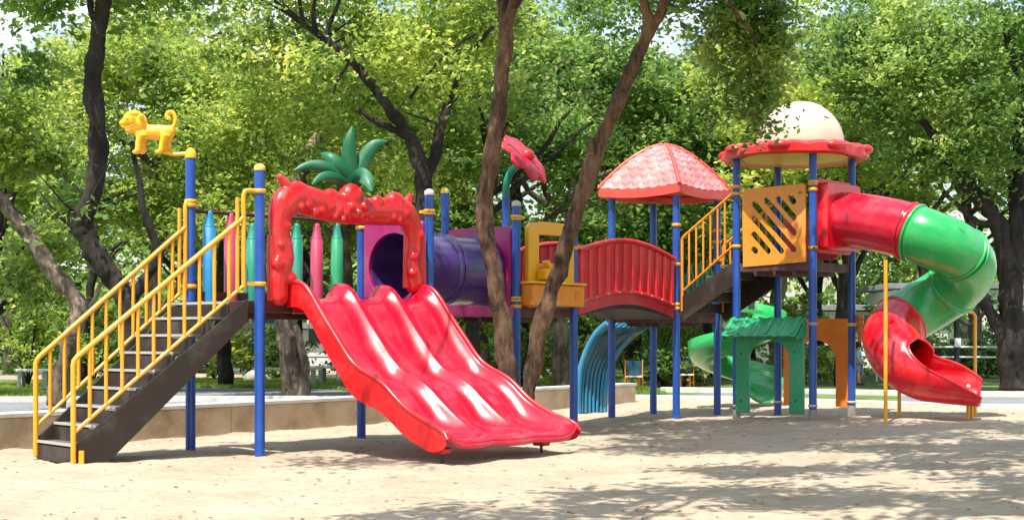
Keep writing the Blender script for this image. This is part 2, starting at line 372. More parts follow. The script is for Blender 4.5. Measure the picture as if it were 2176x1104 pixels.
# --- staircases
def stairs(name, s0, s1, t0, t1, z0, z1, nst, strmat, depth, label):
    """s0/s1: foot and head on the near side, t0/t1: on the far side"""
    st = empty(name, (s0 + s1) / 2, label); st.location.z = 0; st.parent = root; st.location -= root.location
    for (a, b_) in ((s0, s1), (t0, t1)):
        d = V3((b_.x - a.x, b_.y - a.y, 0)); L = d.length; P0 = V3((a.x, a.y, 0)); Q0 = V3((b_.x, b_.y, 0)); sl = (z1 - z0) / L
        pts = [(-.02, z0 + .02), (-.02, z0 + .20), (L, z1 + .03), (L, z1 - depth)] + ([(depth / sl * .9 + .05, z0 - .02)] if z0 < .2 else [(.06, z0 - .12), ])
        MB().panel(P0, Q0, pts, .03).build('stringer', strmat, st, 0, .004)
    for k in range(nst):
        t = (k + .5) / nst; z = z0 + (z1 - z0) * (k + 1) / nst - (.0 if k < nst - 1 else .02)
        a = lerp(s0, s1, t); b_ = lerp(t0, t1, t); d = (s1 - s0); d.z = 0; run = d.length / nst
        c = (a + b_) / 2; ax = V3((b_.x - a.x, b_.y - a.y, 0)); wdt = ax.length - .04
        o = MB().box(V3((c.x, c.y, z)), wdt, run * .98, .025, ax, d).build('step', M['tread'], st, 0, .004)
        MB().box(V3((c.x, c.y, z + .005)) - d.normalized() * (run * .47), wdt - .01, .022, .025, ax, d).build('nosing', M['nosing'], o, 0)
        MB().box(V3((c.x, c.y, z - (z1 - z0) / nst / 2 - .013)) - d.normalized() * (run * .46), wdt, .012, (z1 - z0) / nst - .026, ax, d).build('riser', strmat, o, 0)
    return st
S0 = V3((-4.17, 14.62, 0)); S1 = V3((-2.73, 15.70, 0)); Q0 = V3((-4.80, 15.40, 0)); Q1 = V3((-3.56, 16.40, 0))
st1 = stairs('staircase', S0, S1, Q0, Q1, .0, 1.60, 9, M['brown'], .21, 'long brown staircase with yellow handrails up to the slide deck')
K1 = lerp(K_, T1, .07); K2 = lerp(K_, T1, .95); L1 = lerp(L_, T3, .07); L2 = lerp(L_, T3, .95)
st2 = stairs('staircase', K1, K2, L1, L2, 1.60, 2.27, 4, M['brown'], .30, 'short dark staircase with orange handrails climbing to the tower')
def handrail(parent, a, b_, za0, za1, zb0, zb1, nb, mat, newel=None, hook=None, r=.0225):
    """a,b: plan points of the foot and the head; z of bottom rail and top rail at each"""
    mb = MB(); p0, p1 = V3((a.x, a.y, za1)), V3((b_.x, b_.y, zb1)); q0, q1 = V3((a.x, a.y, za0)), V3((b_.x, b_.y, zb0))
    d = (p1 - p0).normalized()
    foot = V3((a.x, a.y, (newel if newel is not None else za0)))
    mb.tube([foot, p0 - V3((0, 0, .05)), p0 - V3((0, 0, .015)) + d * .01, p0 + d * .05] + [lerp(p0, p1, t) for t in (.3, .6, 1)], r * 1.15, 12)
    mb.tube([q0, q1], r * .9, 10)
    o = mb.build('handrail', mat, parent, 60)
    mb = MB()
    if hook is not None:
        u = (V3((hook.x, hook.y, 0)) - V3((b_.x, b_.y, 0)))
        top = p1 + V3((0, 0, .28)); un = u.normalized()
        mb.tube([V3((b_.x, b_.y, zb0 - .02)), p1, top - V3((0, 0, .05)), top - V3((0, 0, .012)) + un * .015, top + un * .05, V3((hook.x, hook.y, top.z))], r * 1.1, 12)
        e = b_ + (a - b_).normalized() * .07
        mb.tube([V3((e.x, e.y, zb0 - .06)), V3((e.x, e.y, top.z - .08))], r * .9, 10)
        mb.build('rail_hook', mat, o, 60); clamp(hook, top.z, None, mat); clamp(hook, zb0 + .02, b_, mat)
    for k in range(1, nb + 1):
        t = k / (nb + 1); MB().tube([lerp(q0, q1, t), lerp(p0, p1, t)], r * .82, 10).build('baluster', mat, o, 60)
    return o
nR = V3((-4.20, 14.58, 0)); nL = V3((-4.81, 15.38, 0))
handrail(st1, nR, V3((-2.76, 15.66, 0)), .31, 1.01, 1.76, 2.46, 10, M['yellow'], -.02, B_)
handrail(st1, nL, V3((-3.53, 16.46, 0)), .33, 1.00, 1.76, 2.42, 10, M['yellow'], .03, A_)
MB().box((nR.x + .07, nR.y + .03, .06), .05, .03, .16).build('foot_bracket', M['yellow'], st1, 0, .004)
k1 = lerp(K_, T1, .10); k2 = lerp(K_, T1, .93); l1 = lerp(L_, T3, .10); l2 = lerp(L_, T3, .93)
handrail(st2, k1, k2, 1.90, 2.68, 2.52, 3.26, 6, M['orange'], 1.62, None, .019)
handrail(st2, l1, l2, 1.90, 2.62, 2.46, 3.20, 6, M['orange'], 1.62, None, .019)
for P, zs in ((K_, (2.87, 2.30, 1.72, 1.66)), (T1, (3.26, 2.52, 3.36)), (L_, (2.85, 2.68, 2.4)), (F_, (2.71, 1.72, 1.62)), (T2, (3.34, 3.26, 2.46)), (D_, (2.68,)), (C_, (2.62, 2.56)), (H_, (2.4,)), (A_, (2.66,))):
    for z in zs: clamp(P, z, None)
clamp(D_, 2.70, C_); clamp(F_, 2.73, H_, M['capy']); clamp(F_, 1.70, H_, M['capy']); clamp(T2, 2.46, T4); clamp(T2, 3.36, T4, M['capy'])
for P in (T1, T2, T3, T4): clamp(P, 1.42, None, M['steel'] if P is T2 else M['capy']); clamp(P, zg(P.x) + .2, None, M['capw'], .03)

# --- triple slide
W0 = V3((-2.36, 16.08, 0)); LW = 1.96
prof = [(0, 1.80), (.12, 1.81), (.24, 1.80), (.34, 1.74), (.48, 1.58), (.70, 1.32), (1.03, 1.02), (1.35, .83), (1.60, .71), (1.82, .58), (2.05, .46), (2.25, .385), (2.42, .35), (2.56, .35)]
def pz(a):
    for (a0, z0), (a1, z1) in zip(prof[:-1], prof[1:]):
        if a <= a1: return lerp(z0, z1, (a - a0) / (a1 - a0))
    return prof[-1][1]
U_slide = U_ * .905
def pzs(a): return sum(pz(max(0, min(2.56, a + k * .03))) for k in range(-3, 4)) / 7 + (.028 * math.sin(2 * math.pi * (a - .45) / .85) * math.sin(math.pi * (a - .45) / 1.7) if .45 < a < 2.15 else 0)
sl = MB(); na, nc = 72, 96; vs_ = []; fs = []
for i in range(na + 1):
    a = 2.56 * i / na; e = pzs(a)
    for j in range(nc + 1):
        c = LW * j / nc; t = (c / (LW / 3)) % 1.0 if j < nc else 1.0
        x = abs(t - .5) * 2                                   # 0 in the middle of a lane, 1 on a divider
        D0 = .215 * (1 - .42 * max(0, (a - 2.1) / .46)); lowr = .7 * max(0, (a - 1.8) / .76) ** 1.3
        inner = LW / 6 < c < LW * 5 / 6
        depth = D0 * (1 - x ** 3.2 * (1 - (lowr if inner else 0))); edge_drop = 0
        outer = (j < 3 or j > nc - 3)
        if inner: edge_drop = .02 * x ** 6
        wave = .03 * math.sin(a * 6.0) * (1 - x * x)
        flare = .03 * max(0, (a - 2.0) / .56) ** 2 * (-1 if j < nc / 2 else 1) * (abs(j - nc / 2) / (nc / 2)) ** 3
        endz = -.05 * max(0, (a - 2.4) / .16) ** 2
        aa = a - .04 * max(0, (a - 2.3) / .26) * x
        p = W0 + U_slide * aa + Vv * (c + flare); vs_.append(V3((p.x, p.y, e - depth + wave - edge_drop + endz)))
for i in range(na):
    for j in range(nc): k = i * (nc + 1) + j; fs.append((k, k + 1, k + nc + 2, k + nc + 1))
sl.add(vs_, fs)
slide = sl.build('triple_slide', M['slide'], root, 180, 0, 'wide wavy three lane red slide')
so = slide.modifiers.new('solid', 'SOLIDIFY'); so.thickness = .028; so.offset = -1
# side skirts with rolled upper edge, bottom lip and legs
for sgn, c in ((-1, 0), (1, LW)):
    mb = MB(); up = []; lo = []
    for i in range(53):
        a = 2.56 * i / 52; fl = .05 * max(0, (a - 2.0) / .56) ** 2 * sgn; p = W0 + U_slide * a + Vv * (c + fl + .012 * sgn)
        ez = pzs(a); dd = .26 if a < .3 else .27 + .05 * math.sin(min(1, (a - .3) / 1.4) * math.pi)
        rd = .11 * (1 - math.sqrt(max(0, 1 - ((i - 46) / 6) ** 2))) if i > 46 else 0; up.append(V3((p.x, p.y, ez + .004 - rd))); lo.append(V3((p.x, p.y, max(.12, ez - dd) + rd * .8)))
    n_ = len(up); th = Vv * (.014 * sgn); vs2 = up + lo + [p + th for p in up] + [p + th for p in lo]; ff = []
    for i in range(n_ - 1): ff += [(i, i + 1, n_ + i + 1, n_ + i), (2 * n_ + i, 3 * n_ + i, 3 * n_ + i + 1, 2 * n_ + i + 1), (n_ + i, n_ + i + 1, 3 * n_ + i + 1, 3 * n_ + i), (i, 2 * n_ + i, 2 * n_ + i + 1, i + 1)]
    ff += [(0, n_, 3 * n_, 2 * n_), (n_ - 1, 3 * n_ - 1 + 0, 4 * n_ - 1, 2 * n_ - 1)][:1]; mb.add(vs2, ff)
    mb.tube([p + V3((0, 0, .002)) for p in up], .024, 10)
    mb.build('side_wall', M['red'], slide, 40)
for c in (LW / 3, 2 * LW / 3):
    mb = MB(); pts = []
    for i in range(44):
        a = .02 + 2.36 * i / 43; p = W0 + U_slide * a + Vv * c; pts.append(V3((p.x, p.y, pzs(a) - .030 - .215 * (1 - .42 * max(0, (a - 2.1) / .46)) * .7 * max(0, (a - 1.8) / .76) ** 1.3)))
    mb.tube(pts, [.026] * 38 + [.024, .021, .018, .014, .01, .006], 10).build('lane_divider', M['slide'], slide, 60)
mb = MB(); pts = []
for j in range(nc + 1): k = na * (nc + 1) + j; pts.append(V3(vs_[k]) - V3((0, 0, .015)))
mb.tube(pts, .032, 10).build('end_lip', M['slide'], slide, 60)
for c in (.08, 1.62):
    p = W0 + U_slide * 2.34 + Vv * c
    MB().box((p.x, p.y, .13), .16, .12, .07, U_).build('foot_block', M['slide'], slide, 0, .02)
    MB().tube([(p.x, p.y, -.03), (p.x, p.y, .12)], .016, 8).build('leg', M['black'], slide)
for c in (.35, 1.05, 1.75):
    p = W0 + U_slide * .02 + Vv * c; MB().box((p.x, p.y, 1.54), .05, .6, .12, U_).build('slide_mount', M['slide'], slide, 0, .01)

# --- red moulded arch on the front of the slide deck
f = vert_plane(B_, D_); dBD = (D_ - B_).normalized(); nf = V3((dBD.y, -dBD.x, 0))
def onBD(px, py, o=.0): a, z = f(px, py); p = B_ + dBD * a + nf * o; return V3((p.x, p.y, z))
mb = MB()
def chain(mb, pts, o=0, n=6, ry=.8):
    P = [onBD(x, y, o) for x, y, r in pts]; sp = spline(P, n); rs = []
    for i in range(len(pts) - 1): rs += [lerp(pts[i][2], pts[i + 1][2], k / n) for k in range(n)]
    rs.append(pts[-1][2]); s_ = [r * P[0].y / F for r in rs]
    for p, r in zip(sp, s_): mb.ball(p, r, r * ry, r, tuple(dBD), 12, 8)
chain(mb, [(592, 628, 23), (592, 590, 25), (600, 548, 28), (595, 505, 25), (594, 465, 27), (603, 436, 33), (624, 420, 34), (652, 426, 33), (684, 436, 33), (715, 443, 32), (740, 441, 38), (775, 448, 31), (810, 449, 32), (838, 449, 33), (860, 454, 30), (876, 484, 26), (880, 520, 24), (875, 560, 24), (880, 600, 26)])
for i, (x, y, r, o) in enumerate([(632, 414, 30, 0), (742, 420, 30, .03), (838, 434, 27, 0), (700, 424, 24, .02), (795, 432, 17, .05), (815, 436, 16, .05), (705, 448, 12, .1), (722, 452, 12, .1), (688, 440, 12, .1), (738, 458, 9, .13), (750, 462, 8, .13), (762, 455, 9, .12), (775, 460, 9, .1), (610, 590, 14, .06), (585, 560, 16, .05), (606, 520, 10, .06), (872, 545, 12, .06), (884, 500, 11, .07), (655, 452, 10, .11), (668, 448, 8, .12), (640, 436, 9, .12), (625, 440, 8, .12), (822, 462, 9, .10), (835, 468, 8, .10), (848, 455, 9, .11), (696, 460, 8, .12), (712, 466, 7, .13), (728, 440, 10, .15), (756, 440, 10, .15), (742, 452, 7, .16), (588, 520, 9, .07), (600, 480, 10, .08), (868, 580, 9, .07)]):
    p = onBD(x, y, o); rr = r * p.y / F; mb.ball(p, rr, rr * .8, rr, tuple(dBD), 14, 10)
for (x0, y0, x1, y1, r0, r1) in ((612, 400, 592, 372, 14, 6), (606, 392, 604, 376, 11, 4), (866, 428, 874, 412, 12, 5)):
    mb.tube([onBD(x0, y0), onBD(x1, y1)], [r0 * 16.5 / F, r1 * 16.5 / F], 10)
mb.blend('arch', M['red'], root, .012, 2, 'bulging red moulded arch over the slide entrance')
# board legs of the arch behind the moulding
for pts in ([(570, 500), (618, 500), (612, 640), (570, 640)], [(860, 500), (902, 500), (904, 612), (858, 612)]): MB().panel(B_, D_, [f(x, y) for x, y in pts], .05).build('arch_foot', M['red'], root, 0, .012)
# palm topper
pc = lerp(A_, D_, .62); pc = V3((W(742, 400, 17.0).x, 17.0, 0)); palm = empty('palm_topper', V3((pc.x, 17.0, tz(pc, 430))) - root.location, 'green plastic palm leaves above the red arch'); palm.parent = root
def frond(pts, w0, curl=.25):
    P = spline([W(x, y, d) for x, y, d in pts], 8); n_ = len(P); vs2 = []; fs2 = []; k = 7
    for i, p in enumerate(P):
        t = (P[min(i + 1, n_ - 1)] - P[max(0, i - 1)]).normalized(); vw = V3((.15, -1, .1)); side = t.cross(vw).normalized(); nn = side.cross(t)
        s = i / (n_ - 1); wd_ = w0 * (math.sin(math.pi * min(1, s * .80 + .2)) ** .7 if s < .999 else .02) * (1 - .25 * s)
        for j in range(k):
            q = (j / (k - 1) - .5) * 2; vs2.append(p + side * (wd_ * q) + nn * (-abs(q) ** 1.5 * wd_ * curl * 1.6))
    for i in range(n_ - 1):
        for j in range(k - 1): a = i * k + j; fs2.append((a, a + 1, a + k + 1, a + k))
    mb = MB(); mb.add(vs2, fs2); o = mb.build('frond', M['palm'], palm, 180); s_ = o.modifiers.new('s', 'SOLIDIFY'); s_.thickness = .022; s_.offset = 0
    b2 = o.modifiers.new('b', 'SUBSURF'); b2.levels = 1; b2.render_levels = 1
y0 = 17.0
frond([(745, 395, y0), (700, 358, y0 - .15), (660, 350, y0 - .2), (622, 364, y0 - .25)], .075)
frond([(745, 398, y0 - .05), (712, 378, y0 - .3), (685, 375, y0 - .4), (662, 393, y0 - .5)], .07)
frond([(745, 395, y0), (722, 355, y0 - .1), (700, 333, y0 - .1), (682, 326, y0)], .095)
frond([(748, 392, y0 + .02), (742, 345, y0), (743, 300, y0), (749, 268, y0 + .05)], .10)
frond([(748, 392, y0), (768, 345, y0 + .1), (795, 308, y0 + .15), (824, 300, y0 + .2)], .095)
frond([(750, 392, y0 - .08), (768, 372, y0 - .3), (782, 385, y0 - .4), (790, 408, y0 - .45)], .10)
MB().tube([W(747, 440, y0), W(747, 392, y0)], [.05, .07], 12).build('stem', M['palm'], palm, 60)
# --- crayon fence along the back of the slide deck
f = vert_plane(A_, C_); dAC = (C_ - A_).normalized()
cols = ['crblue', 'crpink', 'teal', 'crpink', 'teal', 'crpink', 'green']
for px, c in zip((445, 490, 536, 583, 630, 673, 716), cols):
    yt = {445: 447, 490: 452}.get(px, 474); a, z1 = f(px, yt); p = A_ + dAC * a; z0 = 1.60; r_ = .074
    o = MB().lathe((p.x, p.y, z0), [(r_, 0), (r_, z1 - z0 - .20), (r_ * .93, z1 - z0 - .195), (r_ * .93, z1 - z0 - .17)], 20).build('crayon', M[c], root, 50)
    tip = {'crblue': 'crblue', 'crpink': 'crpink'}.get(c, 'teal')
    MB().lathe((p.x, p.y, z1 - .20), [(r_ * .93, .025), (r_ * .78, .045), (r_ * .52, .16), (r_ * .46, .185), (r_ * .25, .2)], 20).build('crayon_tip', M[tip], o, 50)
pa = V3((A_.x, A_.y, 2.60)); pcz = V3((C_.x, C_.y, 2.62)); MB().tube([pa, pcz], .022, 10).build('top_rail', M['darkred'], root)
MB().bar(V3((A_.x, A_.y, 1.68)), V3((C_.x, C_.y, 1.68)), .03, .10).build('bottom_rail', M['darkred'], root, 0)
# --- tunnel with its two magenta end boards
def circ(a, z, r, n_=36): return [(a + r * math.cos(2 * math.pi * k / n_), z + r * math.sin(2 * math.pi * k / n_)) for k in range(n_)]
tzc = 2.06
def rounded(a0, a1, z0, z1, r=.08):
    o = []
    for (cx, cz, s) in ((a1 - r, z1 - r, 0), (a0 + r, z1 - r, 90), (a0 + r, z0 + r, 180), (a1 - r, z0 + r, 270)):
        for k in range(5): t = R(s + 22.5 * k); o.append((cx + r * math.cos(t), cz + r * math.sin(t)))
    return o
LCD = (D_ - C_).length; LEF = (F_ - E_).length
MB().panel(C_, D_, rounded(.07, LCD - .07, 1.50, 2.60), .06, [circ(LCD / 2, tzc, .41)]).build('tunnel_board', M['magenta'], root, 30, .008)
MB().panel(E_, F_, rounded(.07, LEF - .07, 1.50, 2.62), .06, [circ(LEF / 2, tzc, .41)]).build('tunnel_board', M['magenta'], root, 30, .008)
t0 = (C_ + D_) / 2; t1 = (E_ + F_) / 2; tdir = (t1 - t0); TL = tdir.length; tdir.normalize()
prof2 = [(.425, .0), (.445, .0), (.445, .04), (.425, .05)] 
def tunnel_mesh(mb, s0, s1):
    n_ = 48; vs2 = []; fs2 = []; sid = V3((0, 0, 1)).cross(tdir).normalized()
    st = [(s0, .43), (s0 + .015, .452), (s0 + .05, .452), (s0 + .07, .425), (s1 - .07, .425), (s1 - .05, .452), (s1 - .015, .452), (s1, .43), (s1, .405), (s0, .405)]
    for (s, r) in st:
        for k in range(n_):
            a = 2 * math.pi * k / n_; vs2.append(t0 + tdir * s + V3((0, 0, tzc)) + (sid * math.cos(a) + V3((0, 0, 1)) * math.sin(a)) * r)
    m_ = len(st)
    for i in range(m_):
        for k in range(n_): fs2.append((i * n_ + k, i * n_ + (k + 1) % n_, ((i + 1) % m_) * n_ + (k + 1) % n_, ((i + 1) % m_) * n_ + k))
    return mb.add(vs2, fs2)
tn = tunnel_mesh(MB(), .035, TL / 2 - .003).build('tunnel', M['purple'], root, 40, 0, 'dark purple crawl tube beside the red arch')
tunnel_mesh(MB(), TL / 2 + .003, TL - .035).build('tunnel', M['purple'], root, 40)
MB().bar(V3((D_.x, D_.y, 1.55)) + Vv * .1, V3((F_.x, F_.y, 1.55)) - Vv * .06, .03, .13).build('tunnel_beam', M['magenta'], root, 0, .005)
MB().bar(V3((C_.x, C_.y, 1.50)), V3((E_.x, E_.y, 1.50)), .05, .06).build('tunnel_beam', M['darkred'], root, 0)
# --- yellow shop counter board
f = vert_plane(F_, H_)
outl = [f(x, y) for x, y in ((1119, 652), (1119, 480), (1126, 473), (1150, 471), (1214, 477), (1222, 484), (1224, 652))]
hole = [f(x, y) for x, y in ((1142, 560), (1142, 499), (1206, 503), (1206, 560))]
cb = MB().panel(F_, H_, outl, .07, [hole]).build('counter_board', M['yplastic'], root, 0, .014, 'yellow board with a window opening and a moulded counter')
dFH = (H_ - F_).normalized(); nFH = V3((dFH.y, -dFH.x, 0))
a0, z0 = f(1122, 600); a1, z1 = f(1238, 650); LL = (H_ - F_).length
c = F_ + dFH * (LL / 2 + .01) + nFH * .12; MB().box((c.x, c.y, 1.76), LL - .12, .20, .27, dFH).build('counter_box', M['orange'], cb, 0, .02)
c = F_ + dFH * (LL / 2) + nFH * .13; MB().box((c.x, c.y, 1.915), LL - .08, .24, .03, dFH).build('counter_top', M['yplastic'], cb, 0, .01)
mb = MB(); c = F_ + dFH * (LL * .40) + nFH * .12; mb.box((c.x, c.y, 2.02), .24, .14, .12, dFH); mb.box((c.x, c.y, 2.10), .28, .09, .02, dFH + V3((0, 0, .25))); mb.box((c.x, c.y, 2.15) , .05, .1, .12, dFH + V3((0, 0, .9)))
mb.build('counter_till', M['yplastic'], cb, 0, .014)
for px in (1160, 1200):
    a, z = f(px, 625); c = F_ + dFH * a + nFH * .225; MB().box((c.x, c.y, 1.77), .12, .012, .10, dFH).build('counter_drawer', M['orange2'], cb, 0, .004)
MB().bar(V3((F_.x, F_.y, 1.66)) + U_ * .0 - Vv * .0, V3((H_.x, H_.y, 1.66)), .03, .06).build('edge_strip', M['capw'], root, 0)
LEG = (G_ - E_).length
MB().panel(E_, G_, rounded(.07, LEG - .07, 1.62, 2.45), .05).build('back_board', M['crimson'], root, 30, .008)
# --- flower on a bent neck
gz = tz(G_, 418); P = [V3((G_.x, G_.y, gz - .02)), W(1076, 395, 20.55), W(1083, 370, 20.5), W(1098, 352, 20.4), W(1113, 342, 20.3)]
fl = MB().tube(spline(P, 6), .05, 14).build('flower_stem', M['teal'], root, 60, 0)
fc = W(1116, 334, 20.25); fn = V3((.68, -.38, .63)).normalized(); fx = V3((0, 1, 0)).cross(fn).normalized(); fy = fn.cross(fx)
mb = MB()
for k in range(8):
    a = 2 * math.pi * k / 8; d = fx * math.cos(a) + fy * math.sin(a)
    Mq = [fc + d * .24 + fn * .0]
    vs2 = []; 
    q = fc + d * .25; side = fn.cross(d)
    n_, m_ = 14, 8
    for i in range(m_ + 1):
        t = math.pi * i / m_
        for j in range(n_):
            b2 = 2 * math.pi * j / n_; vs2.append(q + d * (.20 * math.sin(t) * math.cos(b2)) + side * (.15 * math.sin(t) * math.sin(b2)) + fn * (-.035 * math.cos(t)) - fn * (.05 * ((math.sin(t) * math.cos(b2)) ** 2 if math.cos(b2) > 0 else 0)))
    mb.add(vs2, [(i * n_ + j, i * n_ + (j + 1) % n_, (i + 1) * n_ + (j + 1) % n_, (i + 1) * n_ + j) for i in range(m_) for j in range(n_)])
mb.lathe(fc - fn * .03, [(.27, 0), (.27, .03), (.12, .07), (.02, .08)], 24, fn)
mb.blend('flower', M['flower'], root, .012, 2, 'pink flower head tilted on a teal neck')
MB().ball(fc + fn * .03, .10, .10, .10, None, 16, 10).build('flower_centre', M['crimson'], fl, 180)

# --- yellow animal on a bracket over the left post
mb = MB(); az = A_.y - .0
def w2(px, py, d=0): return W(px, py, az + d)
def s2(r): return r * az / F
mb2 = MB().tube([w2(405, 326), w2(372, 328), w2(345, 322)], .022, 10); mb2.lathe(w2(405, 336), [(.062, 0), (.064, .05), (.05, .08), (.02, .11), (.005, .115)], 16)
br = mb2.build('bracket', M['yplastic'], root, 60)
for pts in ([(300, 283, 15), (320, 281, 16), (340, 281, 16), (360, 280, 14)], [(284, 262, 17), (294, 276, 14)]):
    for (x, y, r) in pts: mb.ball(w2(x, y), s2(r), s2(r) * .9, s2(r))
    mb.tube([w2(x, y) for x, y, r in pts], [s2(r) for x, y, r in pts], 12)
mb.ball(w2(284, 255), s2(23), s2(20), s2(21)); mb.ball(w2(266, 262), s2(13), s2(12), s2(10)); mb.ball(w2(300, 262, -.02), s2(14), s2(16), s2(20))
mb.ball(w2(286, 243, -.02), s2(16), s2(17), s2(9)); mb.ball(w2(301, 247, -.11), s2(6)); mb.ball(w2(301, 247, .11), s2(6)); mb.ball(w2(275, 276, -.03), s2(9), s2(9), s2(8))
for (x0, x1, d) in ((300, 293, -.07), (306, 306, .07), (352, 342, -.07), (360, 358, .07)):
    mb.tube([w2(x0, 285, d), w2((x0 + x1) / 2 - 2, 305, d), w2(x1, 322, d)], [s2(10), s2(7), s2(7)], 10); mb.ball(w2(x1 - 4, 323, d), s2(9), s2(6), s2(5))
tl = [(364, 278), (370, 266), (373, 252), (368, 240), (359, 238), (354, 245), (357, 252), (363, 250)]
mb.tube([p for p in spline([w2(x, y, -.02) for x, y in tl], 4)], s2(4.6), 10)
an = mb.blend('animal_figure', M['yplastic'], root, .011, 3, 'yellow four legged animal figure with a curled tail on the left post')
mb = MB(); mb.ball(w2(270, 253, -.125), s2(2.4)); mb.ball(w2(283, 252, -.145), s2(2.4)); mb.build('eye', M['orange2'], an, 180)
mb = MB(); mb.tube(spline([w2(258, 268, -.08), w2(268, 272, -.12), w2(280, 268, -.13), w2(291, 262, -.12)], 4), s2(1.8), 8).build('mouth', M['orange'], an, 180)

# --- arched bridge
def bridge_rail(P, Q, label=None):
    d = (Q - P); L = d.length; d.normalize(); nn = V3((d.y, -d.x, 0)); a0, a1 = .09, L - .10
    bow = lambda a: .17 * math.sin(math.pi * (a - a0) / (a1 - a0))
    top = [(lerp(a0, a1, k / 20), 2.36 + bow(lerp(a0, a1, k / 20)) * 1.15) for k in range(21)]; bot = [(lerp(a1, a0, k / 20), 1.62 + bow(lerp(a1, a0, k / 20)) - .10) for k in range(21)]
    o = MB().panel(P, Q, top + bot, .035).build('bridge_rail', M['crimson'], root, 30, .005, label)
    nb = 12
    for k in range(nb):
        a = lerp(a0 + .07, a1 - .07, k / (nb - 1)); mb = MB(); zt = 2.34 + bow(a) * 1.1; zb = 1.70 + bow(a) - .04
        for s_ in (1, -1):
            c = P + d * a + nn * (.022 * s_); mb.box((c.x, c.y, (zt + zb) / 2), .082, .03, zt - zb, d)
        mb.build('bridge_slat', M['bridge'], o, 0, .012)
    for s_ in (1, -1):
        mb = MB()
        for (aa, dz, r_) in ((0, 0, .032), (0, -.68, .028)):
            pts = []
            for k in range(21):
                a = lerp(a0, a1, k / 20); c = P + d * a + nn * (.028 * s_); pts.append(V3((c.x, c.y, 2.37 + dz + bow(a) * (1.15 if dz == 0 else 1.0))))
            mb.tube(pts, r_, 10)
        mb.build('bridge_moulding', M['red'], o, 60)
    mb = MB()
    for k in range(9):
        a = lerp(a0 + .12, a1 - .12, k / 8); c = P + d * a + nn * .052; mb.ball((c.x, c.y, 1.69 + bow(a)), .013, None, None, None, 8, 6)
    mb.build('bolts', M['capw'], o, 180)
bridge_rail(H_, K_, 'ribbed red arched bridge railing, near side'); bridge_rail(G_, J_, 'ribbed red arched bridge railing, far side')
mb = MB(); vs2 = []; m_ = 20
for k in range(m_ + 1):
    t = k / m_; a = lerp(H_, K_, t); b_ = lerp(G_, J_, t); z = 1.58 + .14 * math.sin(math.pi * t)
    for p in (a, b_): vs2 += [V3((p.x, p.y, z)), V3((p.x, p.y, z - .09))]
mb.add(vs2, [q for k in range(m_) for q in ((4 * k, 4 * k + 4, 4 * k + 6, 4 * k + 2), (4 * k + 1, 4 * k + 3, 4 * k + 7, 4 * k + 5), (4 * k, 4 * k + 1, 4 * k + 5, 4 * k + 4), (4 * k + 2, 4 * k + 6, 4 * k + 7, 4 * k + 3))]).build('bridge_deck', M['brown'], root, 30)

# --- pink tiled roof
rc = (J_ + K_ + L_ + N_) / 4; cor = [rc + (p - rc) * 1.25 for p in (J_, K_, L_, N_)]
def roofpt(i, s, t):     # i: side, s: along the eave 0..1, t: 0 at the eave .. 1 at the top
    a, b_ = cor[i], cor[(i + 1) % 4]; e = lerp(a, b_, s); k = 1 - t; p = rc + (V3((e.x, e.y, 0)) - V3((rc.x, rc.y, 0))) * (k ** .9 if k > 0 else 0)
    z = 3.40 + .72 * (1 - k ** 1.45) + .05 * (abs(s - .5) * 2) ** 2 * k; return V3((p.x, p.y, z))
mb = MB(); ns, ntt = 80, 96
for i in range(4):
    vs2 = []
    for j in range(ntt + 1):
        for k in range(ns + 1):
            t = j / ntt; s = k / ns; p = roofpt(i, s, min(t, .995)); row = t * 8; ph = (s - .5) * 8 * max(.05, (1 - t)) + (.5 if int(row) % 2 else 0)
            sc = abs(math.sin(math.pi * ph)) * .45; fr = (row + sc) % 1.0; h = .034 * (1 - fr) if t < .93 else .006
            vs2.append(p + V3((0, 0, h)))
    mb.add(vs2, [(j * (ns + 1) + k, j * (ns + 1) + k + 1, (j + 1) * (ns + 1) + k + 1, (j + 1) * (ns + 1) + k) for j in range(ntt) for k in range(ns)])
rf = mb.build('roof', M['pinkroof'], root, 30, 0, 'faded pink four sided roof moulded as tiles')
mb = MB()
for i in range(4):
    vs2 = []
    for k in range(13):
        s = k / 12; p = roofpt(i, s, 0); vs2 += [p + V3((0, 0, .02)), p - V3((0, 0, .11)), p + (rc - p) * .05 - V3((0, 0, .11 + p.z * 0)) * 1 + V3((0, 0, 0)), ]
        q = V3((lerp(p.x, rc.x, .06), lerp(p.y, rc.y, .06), p.z - .11)); vs2[-1] = q
        q2 = V3((lerp(p.x, rc.x, .08), lerp(p.y, rc.y, .08), p.z - .02)); vs2.append(q2)
    mb.add(vs2, [q for k in range(12) for q in ((4 * k, 4 * k + 1, 4 * k + 5, 4 * k + 4), (4 * k + 1, 4 * k + 2, 4 * k + 6, 4 * k + 5), (4 * k + 2, 4 * k + 3, 4 * k + 7, 4 * k + 6))])
mb.build('eave', M['pinkrim'], rf, 50)
mb = MB()
for i in range(4):
    vs2 = [roofpt(i, k / 12, j / 10 * .97) - V3((0, 0, .03)) for j in range(11) for k in range(13)]
    mb.add(vs2, [(j * 13 + k, j * 13 + k + 1, (j + 1) * 13 + k + 1, (j + 1) * 13 + k) for j in range(10) for k in range(12)])
mb.build('ceiling_lining', M['pinkrim'], rf, 50)
for i in range(4):
    MB().tube([roofpt(i, 0, t / 10 * .97) + V3((0, 0, .012)) for t in range(11)], .028, 10).build('roof_ridge', M['pinkrim'], rf, 60)
